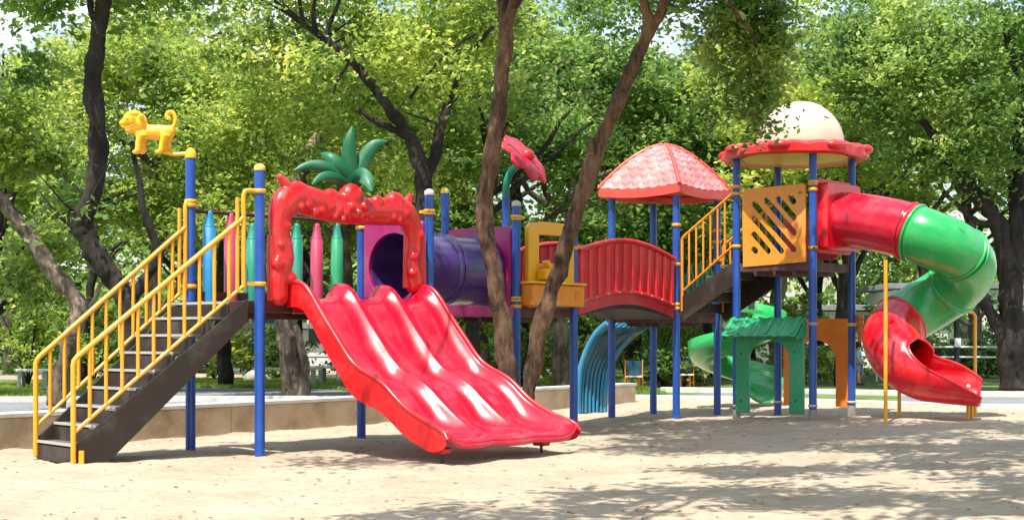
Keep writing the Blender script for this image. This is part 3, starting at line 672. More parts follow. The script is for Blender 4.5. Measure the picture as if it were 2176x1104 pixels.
# green boards on the back of the pink roofed deck
for (P, Q, z1, c) in ((N_, L_, 2.35, 'green'), (J_, N_, 2.20, 'teal')):
    LN = (Q - P).length; d = (Q - P).normalized(); n5 = 6
    for k in range(n5):
        a = lerp(.14, LN - .14, k / (n5 - 1)); p = P + d * a
        MB().lathe((p.x, p.y, 1.60), [(.06, 0), (.06, z1 - 1.6 - .16), (.052, z1 - 1.6 - .15), (.03, z1 - 1.6), (.008, z1 - 1.6 + .01)], 16).build('crayon', M['teal' if k % 3 == 0 else c], root, 50)

# --- orange lattice board
f = vert_plane(T1, T2); LT = (T2 - T1).length
ol = [f(x, y) for x, y in ((1580, 567), (1578, 408), (1584, 402), (1708, 390), (1713, 395), (1713, 556))]
def slot(x0, y0, x1, y1, w_=.043):
    a = V3((*f(x0, y0), 0)); b_ = V3((*f(x1, y1), 0)); d = (b_ - a).normalized(); n2 = V3((-d.y, d.x, 0)) * w_; o = []
    for c, s in ((a, 90), (b_, -90)):
        base = math.atan2(d.y, d.x)
        for k in range(7): t = base + R(s) + R(180 * k / 6); o.append((c.x + w_ * math.cos(t), c.y + w_ * math.sin(t)))
    return o
sl_ = [slot(1604, 435, 1621, 451), slot(1604, 466, 1633, 498), slot(1604, 497, 1643, 535), slot(1604, 530, 1610, 536), slot(1629, 427, 1640, 437), slot(1630, 459, 1646, 474)]
sl_ = [slot(1603, 530, 1606, 533), slot(1603, 498, 1633, 533), slot(1603, 465, 1661, 533), slot(1604, 434, 1687, 530), slot(1629, 426, 1688, 494), slot(1655, 423, 1688, 462), slot(1681, 420, 1687, 428)]
MB().panel(T1, T2, ol, .035, sl_).build('lattice_board', M['orange'], root, 30, .006, 'orange safety board with slanting slots on the tower')
LT3 = (T3 - T1).length
MB().panel(T3, T4, rounded(.1, .98, 2.35, 3.0), .04).build('back_board', M['crimson'], root, 30, .006)
# --- domed roof
tcx = (T1 + T2 + T3 + T4) / 4; zc = 3.80
mb = MB(); n_ = 96; rings = [(.60, .16), (.80, .13), (.93, .09), (1.0, .04), (1.0, -.04), (.95, -.07), (.80, -.03), (.62, .03), (.60, .10)]
vs2 = []
for (r, h) in rings:
    for k in range(n_):
        a = 2 * math.pi * k / n_; lob = .035 * abs(math.sin(a * 8)) * (1 if r > .9 else .3); rr = r * 1.0 + lob
        vs2.append(V3((tcx.x + rr * math.cos(a), tcx.y + rr * math.sin(a), zc + h + (.03 * abs(math.sin(a * 8)) if r > .9 and h > 0 else 0))))
m_ = len(rings); mb.add(vs2, [(i * n_ + k, i * n_ + (k + 1) % n_, ((i + 1) % m_) * n_ + (k + 1) % n_, ((i + 1) % m_) * n_ + k) for i in range(m_) for k in range(n_)])
cano = mb.build('canopy', M['red'], root, 50, 0, 'red scalloped round canopy with yellow underside and cream dome')
for k in range(8):
    a = 2 * math.pi * (k + .5) / 8; p = V3((tcx.x + 1.0 * math.cos(a), tcx.y + 1.0 * math.sin(a), zc + .05)); MB().ball(p, .16, .10, .07, (-math.sin(a), math.cos(a), 0), 16, 10).build('scallop', M['red'], cano, 180)
MB().lathe((tcx.x, tcx.y, zc - .035), [(.74, 0), (.70, .045), (.45, .10), (.2, .13), (.02, .14)], 64).build('underside', M['ylining'], cano, 60)
dm = V3((tcx.x + .08, tcx.y, zc + .14)); prof3 = [(.62 * math.cos(R(a)) if a < 90 else .001, .62 * math.sin(R(a)) * 1.02) for a in range(-15, 91, 5)]
dome = MB().lathe(dm, prof3, 64).build('dome', M['cream'], cano, 60)
mb = MB()
for k in range(5):
    az_ = math.pi * k / 5; pts = [dm + V3((.623 * math.cos(R(a)) * math.cos(az_), .623 * math.cos(R(a)) * math.sin(az_), .623 * 1.02 * math.sin(R(a)))) for a in range(0, 181, 8)]; mb.tube(pts, .004, 6)
mb.build('dome_seam', M['capw'], dome, 60)

# --- spiral tube slide
sp0 = (T2 + T4) / 2; SC = V3((5.70, 20.80, 0)); RR = .50
path = []
S_ = V3((5.38, 20.41, 0)); start = sp0 - U_ * .0
for k in range(14): t = k / 14; p = lerp(V3((sp0.x, sp0.y, 0)), S_, t); path.append((p.x, p.y, lerp(2.88, 2.64, t ** 1.6)))
ang0 = math.degrees(math.atan2(S_.y - SC.y, S_.x - SC.x)) ; tot = 380
def zsp(q):
    ks = [(0, 2.64), (60, 2.42), (110, 2.20), (150, 2.00), (200, 1.73), (250, 1.47), (300, 1.20), (340, .93), (375, .77), (400, .71)]
    for (a, z), (b2, y) in zip(ks[:-1], ks[1:]):
        if q <= b2: return lerp(z, y, (q - a) / (b2 - a))
    return ks[-1][1]
for k in range(1, 80):
    q = tot * k / 79; a = R(ang0 + q); path.append((SC.x + RR * math.cos(a), SC.y + RR * math.sin(a), zsp(q)))
e = V3(path[-1]); d = V3((1, -.28, 0)).normalized()
for k in range(1, 13): path.append(tuple(e + d * (.06 * k) + V3((0, 0, -.006 * k))))
path = [V3(p) for p in path]
for _ in range(3): path = [path[0]] + [(path[i - 1] + path[i] * 2 + path[i + 1]) / 4 for i in range(1, len(path) - 1)] + [path[-1]]
np_ = len(path); i_seam = [0, 14, 30, 46, 62, np_ - 1]
def frames(i):
    t = (path[min(i + 1, np_ - 1)] - path[max(i - 1, 0)]).normalized(); side = t.cross(V3((0, 0, 1))).normalized(); up = side.cross(t); return t, side, up
def opening(s): q = max(0, (s - .50) / .50); return q ** .4 if q > 0 else 0
def tube_piece(i0, i1, r, arc0=None, arc1=None, th=.012):
    vs2 = []; fs2 = []; n_ = 36
    for i in range(i0, i1 + 1):
        t, side, up = frames(i); s = (i - i0) / max(1, i1 - i0)
        if arc0 is None: hF = hN = math.pi
        else: ef = max(0, (s - .8) / .2) ** 2; hF = R(lerp(180, 108, opening(s)) - 22 * ef); hN = R(lerp(180, 62, opening(s)) - 14 * ef)
        rr = r if not callable(r) else r(s)
        for k in range(n_ + 1):
            a = -math.pi / 2 - hF + (hF + hN) * k / n_; vs2.append(path[i] + (side * math.cos(a) + up * math.sin(a)) * rr)
    for i in range(i1 - i0):
        for k in range(n_): b2 = i * (n_ + 1) + k; fs2.append((b2, b2 + 1, b2 + n_ + 2, b2 + n_ + 1))
    mb = MB(); return mb.add(vs2, fs2)
spir = empty('spiral_slide', V3((sp0.x, sp0.y, 0)) - root.location, 'enclosed red and green spiral tube slide leaving the tower'); spir.parent = root
def finish(o, th=.014): m_ = o.modifiers.new('s', 'SOLIDIFY'); m_.thickness = th; m_.offset = 0; return o
def flange(i, r, mat):
    t, side, up = frames(i); mb = MB(); pts = [path[i] + (side * math.cos(2 * math.pi * k / 48) + up * math.sin(2 * math.pi * k / 48)) * r for k in range(48)]; mb.tube(pts, .020, 8, False, True); return mb
for (a, b2, mt, lab) in ((0, 14, 'red', 'straight red tube section'), (14, 30, 'spiral_green', 'green tube section'), (30, 48, 'spiral_green', 'green tube section'), (48, 66, 'spiral_green', 'green tube section')):
    o = finish(tube_piece(a, b2, .375).build('tube_section', M['slide' if mt == 'red' else mt], spir, 180, 0, lab))
    for i in (a, b2):
        if i > 0: flange(i - (1 if i == b2 else 0) if i > 0 else 0, .385, None).build('flange', M['slide' if mt == 'red' else mt], o, 60)
o = finish(tube_piece(66, np_ - 1, lambda s: .395 - .03 * s, 180, 78).build('chute', M['tube_red'], spir, 180, 0, 'open red exit chute'))
# rolled edge of the chute
for sg in (-1, 1):
    pts = []
    for i in range(85, np_):
        t, side, up = frames(i); s = (i - 66) / (np_ - 1 - 66); ef = max(0, (s - .8) / .2) ** 2; half = R(lerp(180, 62 if sg > 0 else 108, opening(s)) - (14 if sg > 0 else 22) * ef); rr = .395 - .03 * s; a = -math.pi / 2 + sg * half; pts.append(path[i] + (side * math.cos(a) + up * math.sin(a)) * rr)
    MB().tube(pts, .018, 8).build('chute_edge', M['tube_red'], o, 60)
flange(66, .392, None).build('flange', M['tube_red'], o, 60)
t, side, up = frames(0)
LTT = (T4 - T2).length
MB().panel(T2, T4, rounded(.06, LTT - .06, 2.40, 3.42, .06), .06, [circ(LTT / 2, 2.88, .36)]).build('slide_board', M['red'], root, 30, .01)
MB().panel(T2, T4, rounded(.08, LTT - .08, 2.44, 3.36, .05), .16, [circ(LTT / 2, 2.88, .365)], .10).build('slide_collar', M['tube_red'], root, 30, .02)
def leg(px, Y, y_top, name='support_leg'):
    g = G(px, Y); return MB().tube([g - V3((0, 0, .1)), (g.x, g.y, HC + (HY - y_top) * Y / F)], .026, 12).build(name, M['yellow'], spir, 60)
leg(1882, 19.85, 552); leg(1911, 20.9, 815)
mb = MB(); g = G(2062, 20.4); mb.tube([g + V3((-.03, 0, -.1)), g + V3((-.03, 0, .30))], .024, 10); mb.tube([g + V3((.05, .1, -.1)), g + V3((.05, .1, .32))], .024, 10); mb.tube([g + V3((-.03, -.02, .30)), g + V3((-.10, -.25, .46))], .022, 10); mb.build('support_leg', M['yellow'], spir, 60)
mb = MB(); g = G(2072, 21.35); top = HC + (HY - 662) * 21.35 / F
mb.tube([g - V3((0, 0, .1)), V3((g.x, g.y, top - .06)), V3((g.x - .03, g.y, top - .01)), V3((g.x - .10, g.y - .02, top)), V3((g.x - .42, g.y - .25, top + .01)), V3((g.x - .60, g.y - .35, top + .05))], .024, 10); mb.build('support_leg', M['yellow'], spir, 60)

# --- green play arch with ribbed awning, orange arch
def arch_board(P, Q, x0, x1, ztop, zb, hole_x0, hole_x1, hz, thick, off_=0):
    f = vert_plane(P, Q); a0 = f(x0, 700)[0]; a1 = f(x1, 700)[0]; h0 = f(hole_x0, 700)[0]; h1 = f(hole_x1, 700)[0]; r = (h1 - h0) / 2
    pts = [(a0, zb), (h0, zb)] + [((h0 + h1) / 2 - r * math.cos(t), hz - r * .9 + r * .9 * math.sin(t)) for t in [math.pi * k / 16 for k in range(17)]] + [(h1, zb), (a1, zb), (a1, ztop), (a0, ztop)]
    return MB().panel(P, Q, pts, thick, (), off_)
gz0 = zg(3.6) + .10
ga = arch_board(T1, T2, 1568, 1712, 1.42, gz0, 1596, 1681, HC + (HY - 722) * 21.2 / F + .005, .06, .05).build('play_arch', M['green'], root, 20, .01, 'green play house front with an arched doorway and ribbed awning')
dT = (T2 - T1).normalized(); nT = V3((dT.y, -dT.x, 0))
f = vert_plane(T1, T2); a0 = f(1562, 700)[0] - .02; a1 = f(1712, 700)[0] + .02
mb = MB(); vs2 = []; ncor = 80
for k in range(ncor + 1):
    a = lerp(a0, a1, k / ncor); rib = .006 * math.sin(2 * math.pi * k / ncor * 8)
    for (o_, z) in ((.0, 1.51), (.06, 1.50), (.34, 1.27), (.35, 1.25)):
        p = T1 + dT * a + nT * (.06 + o_); vs2.append(V3((p.x, p.y, z + rib)))
mb.add(vs2, [(4 * k + j, 4 * k + j + 1, 4 * k + j + 5, 4 * k + j + 4) for k in range(ncor) for j in range(3)])
o = mb.build('awning', M['green'], ga, 60); m_ = o.modifiers.new('s', 'SOLIDIFY'); m_.thickness = .02
for k in range(6):
    a = lerp(a0 + .06, a1 - .06, k / 5); p0 = T1 + dT * a + nT * .10; p1 = T1 + dT * (a) + nT * .39
    MB().bar(V3((p0.x, p0.y, 1.518)), V3((p1.x, p1.y, 1.285)), .05, .02)  .build('awning_rib', M['green'], o, 0, .006)
for a in (a0, a1 - .0):
    p0 = T1 + dT * a; pts_ = [(0.03, 1.50), (.36, 1.25), (.36, 1.21), (.03, 1.26)]
    MB().panel(V3((p0.x, p0.y, 0)), V3((p0.x, p0.y, 0)) + nT, [(x, z) for x, z in pts_], .02).build('awning_end', M['green'], ga, 0)
mb = MB()
for (x, y) in ((1580, 750), (1693, 748), (1573, 700), (1705, 700), (1580, 850), (1695, 850)):
    a, z = f(x, y); p = T1 + dT * a + nT * .083; mb.ball((p.x, p.y, z), .014, None, None, None, 8, 6)
mb.build('bolts', M['black'], ga, 60)
arch_board(T3, T4, 1666, 1804, HC + (HY - 677) * 22 / F, zg(4.3) + .14, 1690, 1777, HC + (HY - 722) * 22 / F, .05).build('play_arch', M['orange2'], root, 20, .01, 'orange arched doorway board under the tower')
mb = MB(); 
for z in (1.3, 1.42, 1.5): mb.lathe((T4.x + .13, T4.y + .05, z), [(.05, 0), (.055, .03), (.05, .06)], 12)
mb.tube([(T4.x + .13, T4.y + .05, 1.18), (T4.x + .13, T4.y + .05, 1.56)], .03, 10); mb.build('spinner', M['orange2'], root, 50)

# --- green open spiral chute behind the stairs
gs = empty('spiral_chute', V3((3.7, 25.2, 0)) - root.location, 'green open spiral chute behind the tower posts'); gs.parent = root
cc = V3((W(1566, 700, 25.2).x, 25.2, 0)); pts = []
for k in range(70):
    q = k / 69; a = R(60 - 470 * q); rad = .50; pts.append(V3((cc.x + rad * math.cos(a), cc.y + rad * math.sin(a), lerp(1.72, .42, q))))
vs2 = []; fs2 = []; n_ = 22
for i, p in enumerate(pts):
    t = (pts[min(i + 1, 69)] - pts[max(0, i - 1)]).normalized(); side = t.cross(V3((0, 0, 1))).normalized(); up = side.cross(t)
    for k in range(n_ + 1):
        a = R(180 + 180 * k / n_); outx = side * math.cos(a) * .30 + up * math.sin(a) * .26; vs2.append(p + outx + V3((0, 0, .12 * (1 if k == 0 else 0))))
for i in range(69):
    for k in range(n_): b2 = i * (n_ + 1) + k; fs2.append((b2, b2 + 1, b2 + n_ + 2, b2 + n_ + 1))
mb = MB(); mb.add(vs2, fs2); finish(mb.build('chute', M['spiral_green'], gs, 180), .02)
MB().tube([(cc.x, cc.y, -.1), (cc.x, cc.y, 1.9)], .05, 12).build('chute_post', M['blue'], gs, 60)
MB().bar((L_.x + .2, L_.y + .6, 1.66), pts[0] + V3((0, 0, -.05)), .5, .06).build('chute_landing', M['spiral_green'], gs, 0, .01)
p = pts[0]; MB().box((W(1582, 650, 24.6).x, 24.6, 1.62), .13, .04, .62).build('chute_board', M['green'], gs, 0, .01)
# --- blue ribbed climbing slide
cl = empty('ribbed_climber', V3((1.5, 24, 0)) - root.location, 'teal blue curved ribbed climber behind the bridge'); cl.parent = root
b0 = V3((W(1232, 700, 24.2).x, 24.2, 0)); b1 = V3((W(1288, 700, 24.5).x, 24.5, 0)); c0 = V3((W(1293, 700, 23.9).x, 23.9, 0)); c1 = V3((W(1382, 700, 24.2).x, 24.2, 0))
prf = [(0, 0), (.01, .3), (.07, .65), (.21, .88), (.40, 1.08), (.66, 1.27), (1.0, 1.41)]
for k in range(8):
    t = k / 7; pa_ = lerp(b0, b1, t); pb_ = lerp(c0, c1, t); P = []
    for (s, z) in prf: q = lerp(pa_, pb_, s); P.append(V3((q.x, q.y, z + zg(q.x) - .02)))
    P = spline(P, 5); ed = k in (0, 7)
    MB().tube([p + V3((-.03, -.06, .045)) for p in P], .05 if ed else .024, 8).build('climber_rail' if ed else 'climber_bar', M['tealblue'], cl, 60)
mb = MB(); vs2 = []
P0 = [];
for (s, z) in prf:
    for t in (0.02, .98): q = lerp(lerp(b0, b1, t), lerp(c0, c1, t), s); vs2.append(V3((q.x + .015, q.y, z + zg(q.x) - .05)))
mb.add(vs2, [(2 * k, 2 * k + 1, 2 * k + 3, 2 * k + 2) for k in range(len(prf) - 1)]); finish(mb.build('climber_bed', M['tealdark'], cl, 60), .02)

# ------------------------------------------------------------------ foliage
def leaf_cloud(name, blobs, nleaf, size, mat, parent, seed, spread=.28, per=55, droop=.0):
    rng = np.random.default_rng(seed); off = np.array(offset(parent)); vols = np.array([b[3] * b[4] * b[5] for b in blobs]) ** .8
    ncl = max(1, nleaf // per); idx = rng.choice(len(blobs), ncl, p=vols / vols.sum()); B = np.array(blobs, float)[idx]
    d = rng.normal(size=(ncl, 3)); d /= np.linalg.norm(d, axis=1)[:, None]; rad = rng.random(ncl) ** .45
    cen = B[:, :3] + d * rad[:, None] * B[:, 3:6]
    cl_ = np.repeat(np.arange(ncl), per); N = len(cl_); cs = (.6 + .8 * rng.random(ncl))[cl_]
    # a twig: leaves strewn along a short direction plus scatter
    tw = rng.normal(size=(ncl, 3)) * [1, 1, .35]; tw[:, 2] -= droop; tw /= np.linalg.norm(tw, axis=1)[:, None]
    pos = cen[cl_] + tw[cl_] * (rng.normal(size=N) * spread * 1.3 * cs)[:, None] + rng.normal(size=(N, 3)) * (spread * .5 * cs)[:, None] * [1, 1, .6]
    nrm = rng.normal(size=(N, 3)) * .75 + [0, 0, .75]; nrm += sdir_np * .35; nrm /= np.linalg.norm(nrm, axis=1)[:, None]
    a = rng.normal(size=(N, 3)); a[:, 2] -= .25; a -= nrm * (a * nrm).sum(1)[:, None]; a /= np.linalg.norm(a, axis=1)[:, None]; b = np.cross(nrm, a)
    L = (size * (.55 + .9 * rng.random(N)))[:, None]; Wd = L * .27
    v = np.stack([pos - a * L * .5, pos + b * Wd - a * L * .05, pos + a * L * .5, pos - b * Wd - a * L * .05], 1).reshape(-1, 3) - off
    me = bpy.data.meshes.new(name); me.vertices.add(4 * N); me.vertices.foreach_set('co', v.astype(np.float32).ravel())
    me.loops.add(4 * N); me.loops.foreach_set('vertex_index', np.arange(4 * N, dtype=np.int32)); me.polygons.add(N)
    me.polygons.foreach_set('loop_start', np.arange(0, 4 * N, 4, dtype=np.int32)); me.update(); me.validate()
    me.materials.append(mat); o = bpy.data.objects.new(name, me); col.objects.link(o); o.parent = parent; return o
sdir_np = np.array(sdir)
def wob(P, amp, sd):
    o = []
    for i, p in enumerate(P): o.append(p + V3((noise.noise(p * 2.1 + V3((sd, 0, 0))), noise.noise(p * 2.1 + V3((0, sd, 9))), 0)) * amp)
    return o
def limb(mb, pts, r0, r1, sd=0, n=8, amp=.05, seg=16):
    P = wob(spline(pts, n), amp, sd); m_ = len(P); rs = [lerp(r0, r1, i / (m_ - 1)) * (1 + .16 * noise.noise(p * 3.7 + V3((sd, 3, 1)))) for i, p in enumerate(P)]
    k0 = len(mb.v); mb.tube(P, rs, seg)
    if rs[0] > .05:
        for q in range(k0, len(mb.v)):
            v = V3(mb.v[q]); i = min(m_ - 1, (q - k0) // seg); d = (v - P[i]); nv = noise.noise(V3((v.x * 9, v.y * 9, v.z * 2.6)) + V3((sd, 0, 0))) + .5 * noise.noise(v * 17)
            mb.v[q] = tuple(v + d * (.36 * nv))
    return P
def px_limb(mb, pts, Y, w0, w1, sd=0, amp=.03):
    """pts: (px, py[, extra depth]) centre line, widths in photo pixels"""
    P = [W(p[0], p[1], Y + (p[2] if len(p) > 2 else 0)) for p in pts]; return limb(mb, P, w0 * Y / F / 2, w1 * Y / F / 2, sd, 12, amp)
def twigs(mb, P, n_, ln, r, rng_, up=.5):
    for _ in range(n_):
        p = P[rng_.randrange(len(P) // 3, len(P))]; d = V3((rng_.uniform(-1, 1), rng_.uniform(-.8, .8), rng_.uniform(0, 1) * up + .15)).normalized() * ln * rng_.uniform(.6, 1.3)
        limb(mb, [p, p + d * .5 + V3((0, 0, .05 * ln)), p + d + V3((0, 0, .12 * ln))], r, r * .25, rng_.random() * 50, 4, .05, 6)
rg = random.Random(11)
def tree(name_label, base, bm, build_fn, blobs, nl, size, leaf, seed, spread=.28, group=None, cat='tree', droop=0, per=55):
    o = empty('tree', base, name_label, cat, group); mb = MB(); build_fn(mb); mb.build('trunk', M[bm], o, 180)
    leaf_cloud('crown', blobs, nl, size, M[leaf], o, seed, spread, per, droop); return o
def blobpx(*L): # (px, py, Y, r px, rz px)
    o = []
    for px, py, Y, r, rz in L: c = W(px, py, Y); k = Y / F; o.append((c.x, c.y, c.z, r * k, r * k, rz * k))
    return o
# 1 front left leaning trunk (rises between slide and tunnel)
def f1(mb):
    P = px_limb(mb, [(1106, 945), (1092, 860), (1074, 740), (1058, 640), (1043, 540), (1030, 460), (1035, 380), (1052, 280), (1068, 160), (1074, 60), (1070, -40), (1050, -160), (1090, -300, -.6)], 18.2, 40, 28, 1, .02)
    px_limb(mb, [(1074, 60), (1110, -30, -.4), (1200, -130, -1.2), (1330, -220, -2)], 18.2, 26, 14, 2); px_limb(mb, [(1060, -60), (980, -150, -.5), (880, -230, -1)], 18.2, 22, 14, 3); limb(mb, [W(880, -230, 17.2), V3((-1.8, 15, 6.7)), V3((-2.6, 12.4, 6.8))], .028, .01, 5)  # last limb of the second group is out of view, added to carry the shading clump
    px_limb(mb, [(1040, 340), (1062, 300), (1082, 268)], 18.2, 14, 6, 4, .01)
tree('brown leaning tree trunk rising between the red slide and the purple tunnel', G(1106, 18.2), 'bark_red', f1,
     [(0.4, 17.2, 7.6, 2.1, 1.5, 1.1), (-1.2, 17.4, 7.4, 1.3, 1.3, .8), (1.8, 15.2, 7.5, 1.8, 1.6, .9), (0.5, 13.6, 7.8, 1.6, 1.5, .9), (-3.0, 12.0, 6.8, .9, .5, .4)], 18000, .13, 'leaf_g', 21, .26)  # last blob is an unseen leaf clump added to cast a shade patch on the sand
# 2 front right leaning trunk
def f2_(mb):
    P = px_limb(mb, [(1114, 950), (1124, 820), (1150, 700), (1185, 580), (1222, 460), (1262, 340), (1305, 230), (1345, 140), (1378, 68), (1366, 0), (1352, -90), (1370, -220)], 18.5, 37, 24, 5, .02)
    px_limb(mb, [(1270, 345), (1262, 318), (1268, 296)], 18.5, 30, 22, 6, .01); px_limb(mb, [(1375, 70), (1400, 40), (1430, -60, -.4), (1500, -180, -1), (1600, -260, -1.4)], 18.5, 26, 12, 7)
    px_limb(mb, [(1352, -60), (1280, -160, -.9), (1240, -280, -2)], 18.5, 24, 12, 8); px_limb(mb, [(1430, -60, -.4), (1520, -20, -.3), (1590, 60, 0), (1620, 150, .2)], 18.5, 14, 5, 9)
t2_ = tree('brown tree trunk slanting to the right in front of the yellow counter board', G(1114, 18.5), 'bark_red', f2_,
     [(2.4, 17.4, 7.7, 1.2, 1.1, .7), (2.2, 14.8, 7.9, 1.7, 1.8, .9), (4.2, 15.6, 7.4, 1.6, 1.6, .8)] + blobpx((1560, -40, 19.0, 110, 60), (1450, -30, 18.5, 90, 50)), 15000, .125, 'leaf_d', 22, .22, None, 'tree', .5)
leaf_cloud('hanging_foliage', blobpx((1600, 30, 19.0, 95, 100), (1620, 120, 19.0, 75, 90), (1560, 0, 19.0, 90, 60), (1560, 190, 19.2, 55, 70), (1610, 265, 19.0, 38, 55), (1640, 220, 19.0, 30, 60), (1520, 90, 19.2, 60, 60), (1650, 290, 19, 28, 25)), 8500, .085, M['leaf_g'], t2_, 122, .16, 55, .8)
# 3 centre tree with a spreading fork
def f3(mb):
    P = px_limb(mb, [(915, 838), (905, 700), (900, 560), (902, 440), (898, 370), (880, 310)], 27, 50, 32, 10); 
    a = px_limb(mb, [(880, 310), (850, 262), (815, 215), (775, 160), (730, 115), (670, 68), (610, 25), (560, -25)], 27, 28, 9, 11); b = px_limb(mb, [(902, 400), (925, 320), (945, 240), (968, 180), (1000, 115), (1048, 55)], 27, 27, 8, 12)
    px_limb(mb, [(862, 288), (830, 272), (795, 255), (757, 232)], 27, 18, 10, 13); px_limb(mb, [(700, 92), (697, 60), (715, 20), (728, -20)], 27, 13, 6, 14); px_limb(mb, [(645, 48), (640, 20), (632, -20)], 27, 12, 6, 15)
    px_limb(mb, [(672, 68), (668, 30), (672, -20)], 27, 12, 6, 16); px_limb(mb, [(870, 210, -.3), (900, 170, -.3), (950, 110, -.3), (1010, 70, -.3)], 27, 7, 5, 17); px_limb(mb, [(745, 130), (718, 170), (710, 200)], 27, 8, 4, 18)
    twigs(mb, a, 7, 1.0, .025, rg); twigs(mb, b, 6, 1.0, .025, rg)
tree('dark forking tree with long limbs spreading behind the palm topper', G(915, 27), 'bark_dark', f3,
     blobpx((620, -60, 27.5, 200, 100), (780, 60, 28.3, 150, 120), (950, 140, 28.3, 150, 130), (560, 60, 28.5, 150, 120), (1000, 10, 27.8, 150, 90), (700, 260, 29, 130, 110), (860, 380, 29, 90, 80), (960, 150, 26.4, 60, 50), (830, 90, 26.4, 60, 60), (640, 130, 26.4, 70, 50)), 24000, .12, 'leaf_y', 23, .30)
# 4 left dark crooked trunk
def f4(mb):
    P = px_limb(mb, [(275, 870), (277, 760), (276, 665), (262, 625), (228, 575), (190, 520), (172, 475), (196, 420), (207, 340), (208, 270), (195, 185), (203, 100), (212, 40), (222, -40), (215, -150)], 22, 46, 31, 20, .03)
    px_limb(mb, [(185, 482), (160, 470), (148, 455)], 22, 40, 30, 21, .01); a = px_limb(mb, [(278, 650), (310, 590), (334, 545), (320, 490), (303, 430), (290, 360), (284, 300)], 22, 26, 9, 22); px_limb(mb, [(330, 540), (352, 520), (392, 478)], 22, 18, 7, 23)
    px_limb(mb, [(212, 60), (195, 20), (190, -40)], 22, 18, 12, 24); twigs(mb, P, 8, 1.0, .03, rg); px_limb(mb, [(215, -150), (330, -220, -1), (420, -260, -1.5)], 22, 26, 12, 25); px_limb(mb, [(215, -100), (110, -160, -.5), (30, -200, -1)], 22, 26, 12, 26)
tree('dark crooked tree with a knobbly bend behind the yellow staircase', G(275, 22), 'bark_dark', f4,
     blobpx((60, 20, 22.5, 110, 80), (130, -80, 22, 200, 80), (330, -50, 22.5, 170, 80), (60, 150, 23, 60, 70), (250, 30, 23, 60, 50), (210, 445, 21.6, 40, 18), (120, 420, 22.4, 60, 40), (440, 20, 23, 110, 50)), 9500, .12, 'leaf_g', 24, .22)
# 5 thin pale-barked tree far left
def f5(mb):
    P = px_limb(mb, [(118, 862), (135, 780), (152, 710), (172, 655), (150, 620), (112, 575), (78, 520), (48, 478), (8, 432), (-60, 350), (-110, 230)], 24, 40, 26, 30); px_limb(mb, [(64, 495), (82, 462), (95, 435)], 24, 14, 7, 31); px_limb(mb, [(158, 690), (200, 640), (215, 600)], 24, 14, 7, 32)
tree('thin grey tree curving up to the left edge beside the stairs', G(118, 24), 'bark_grey', f5,
     blobpx((20, 330, 24.6, 90, 90), (-40, 220, 24, 120, 90), (110, 360, 25, 70, 60), (40, 600, 25.5, 90, 60), (100, 520, 26, 60, 60)), 9000, .12, 'leaf_y', 25, .25)
# 6 right dark tree
def f6(mb):
    P = px_limb(mb, [(2152, 828), (2148, 740), (2150, 650), (2140, 560), (2125, 480), (2080, 420), (2030, 360), (1985, 290), (1940, 230)], 31, 62, 14, 40); px_limb(mb, [(2150, 660), (2160, 540), (2162, 400), (2168, 260), (2160, 100), (2135, 20)], 31, 40, 22, 41)
    px_limb(mb, [(2148, 760), (2120, 690), (2085, 630), (2050, 560), (2000, 500), (1960, 470)], 31, 34, 12, 42); px_limb(mb, [(2125, 480), (2075, 470), (2030, 430)], 31, 18, 8, 43); px_limb(mb, [(2135, 60, -1), (2150, 130, -1), (2180, 210, -1)], 31, 14, 10, 44)
    px_limb(mb, [(2100, 650), (2060, 690), (2010, 650)], 31, 12, 5, 45)
tree('large dark tree with spreading limbs at the right edge behind the spiral slide', G(2152, 31), 'bark_dark', f6,
     blobpx((2000, 120, 31, 190, 130), (2120, 260, 30.5, 150, 130), (1900, 260, 32, 120, 110), (2040, 330, 31, 110, 60), (2180, 60, 30, 150, 150), (1850, 90, 32, 150, 130), (2120, 400, 31, 60, 30)), 30000, .12, 'leaf_g', 26, .28)
# 7 trunk behind the wall, left of the slide
def f7(mb):
    px_limb(mb, [(632, 850), (622, 780), (612, 710), (602, 640), (585, 560), (600, 470), (650, 350), (690, 250)], 31, 58, 26, 50); px_limb(mb, [(640, 846), (648, 780), (640, 740), (628, 690)], 30.8, 24, 14, 51)
tree('mottled brown tree standing behind the low wall between blue posts', G(630, 31), 'bark_grey', f7,
     blobpx((560, 420, 31.5, 150, 100), (700, 330, 31.5, 120, 90), (480, 300, 32, 140, 110), (600, 180, 32, 150, 110)), 15000, .12, 'leaf_y', 27, .28)
# middle and background trees: a few crowns of their own, copied
def bg_tree(seed, h, r, leafm, nl, barkm, size, lean=0):
    o = empty('tree', (0, 0, 0)); mb = MB(); rr = random.Random(seed); 
    P = limb(mb, [(0, 0, -.1), (lean * .3, .1, h * .2), (lean, 0, h * .42), (lean * 1.4, .1, h * .62)], .19, .12, seed, 6, .12)
    for k in range(7):
        a = rr.uniform(0, 6.28); p = P[rr.randrange(len(P) // 3, len(P))]; d = V3((math.cos(a), math.sin(a), 0)) * r * rr.uniform(.5, .9)
        limb(mb, [p, p + d * .45 + V3((0, 0, h * .10)), p + d + V3((0, 0, h * rr.uniform(.15, .3)))], .09, .03, seed + k, 5, .15, 8)
    mb.build('trunk', M[barkm], o, 180)
    bl = []
    for k in range(11):
        a = rr.uniform(0, 6.28); q = rr.random() ** .6 * r * .95; z = h * rr.uniform(.40, .97); s = r * rr.uniform(.24, .42) * (1.15 - .4 * abs(z / h - .65))
        bl.append((q * math.cos(a) + lean, q * math.sin(a), z, s, s, s * .72))
    leaf_cloud('crown', bl, int(nl * .85), size, M[leafm], o, seed + 100, .30); return o
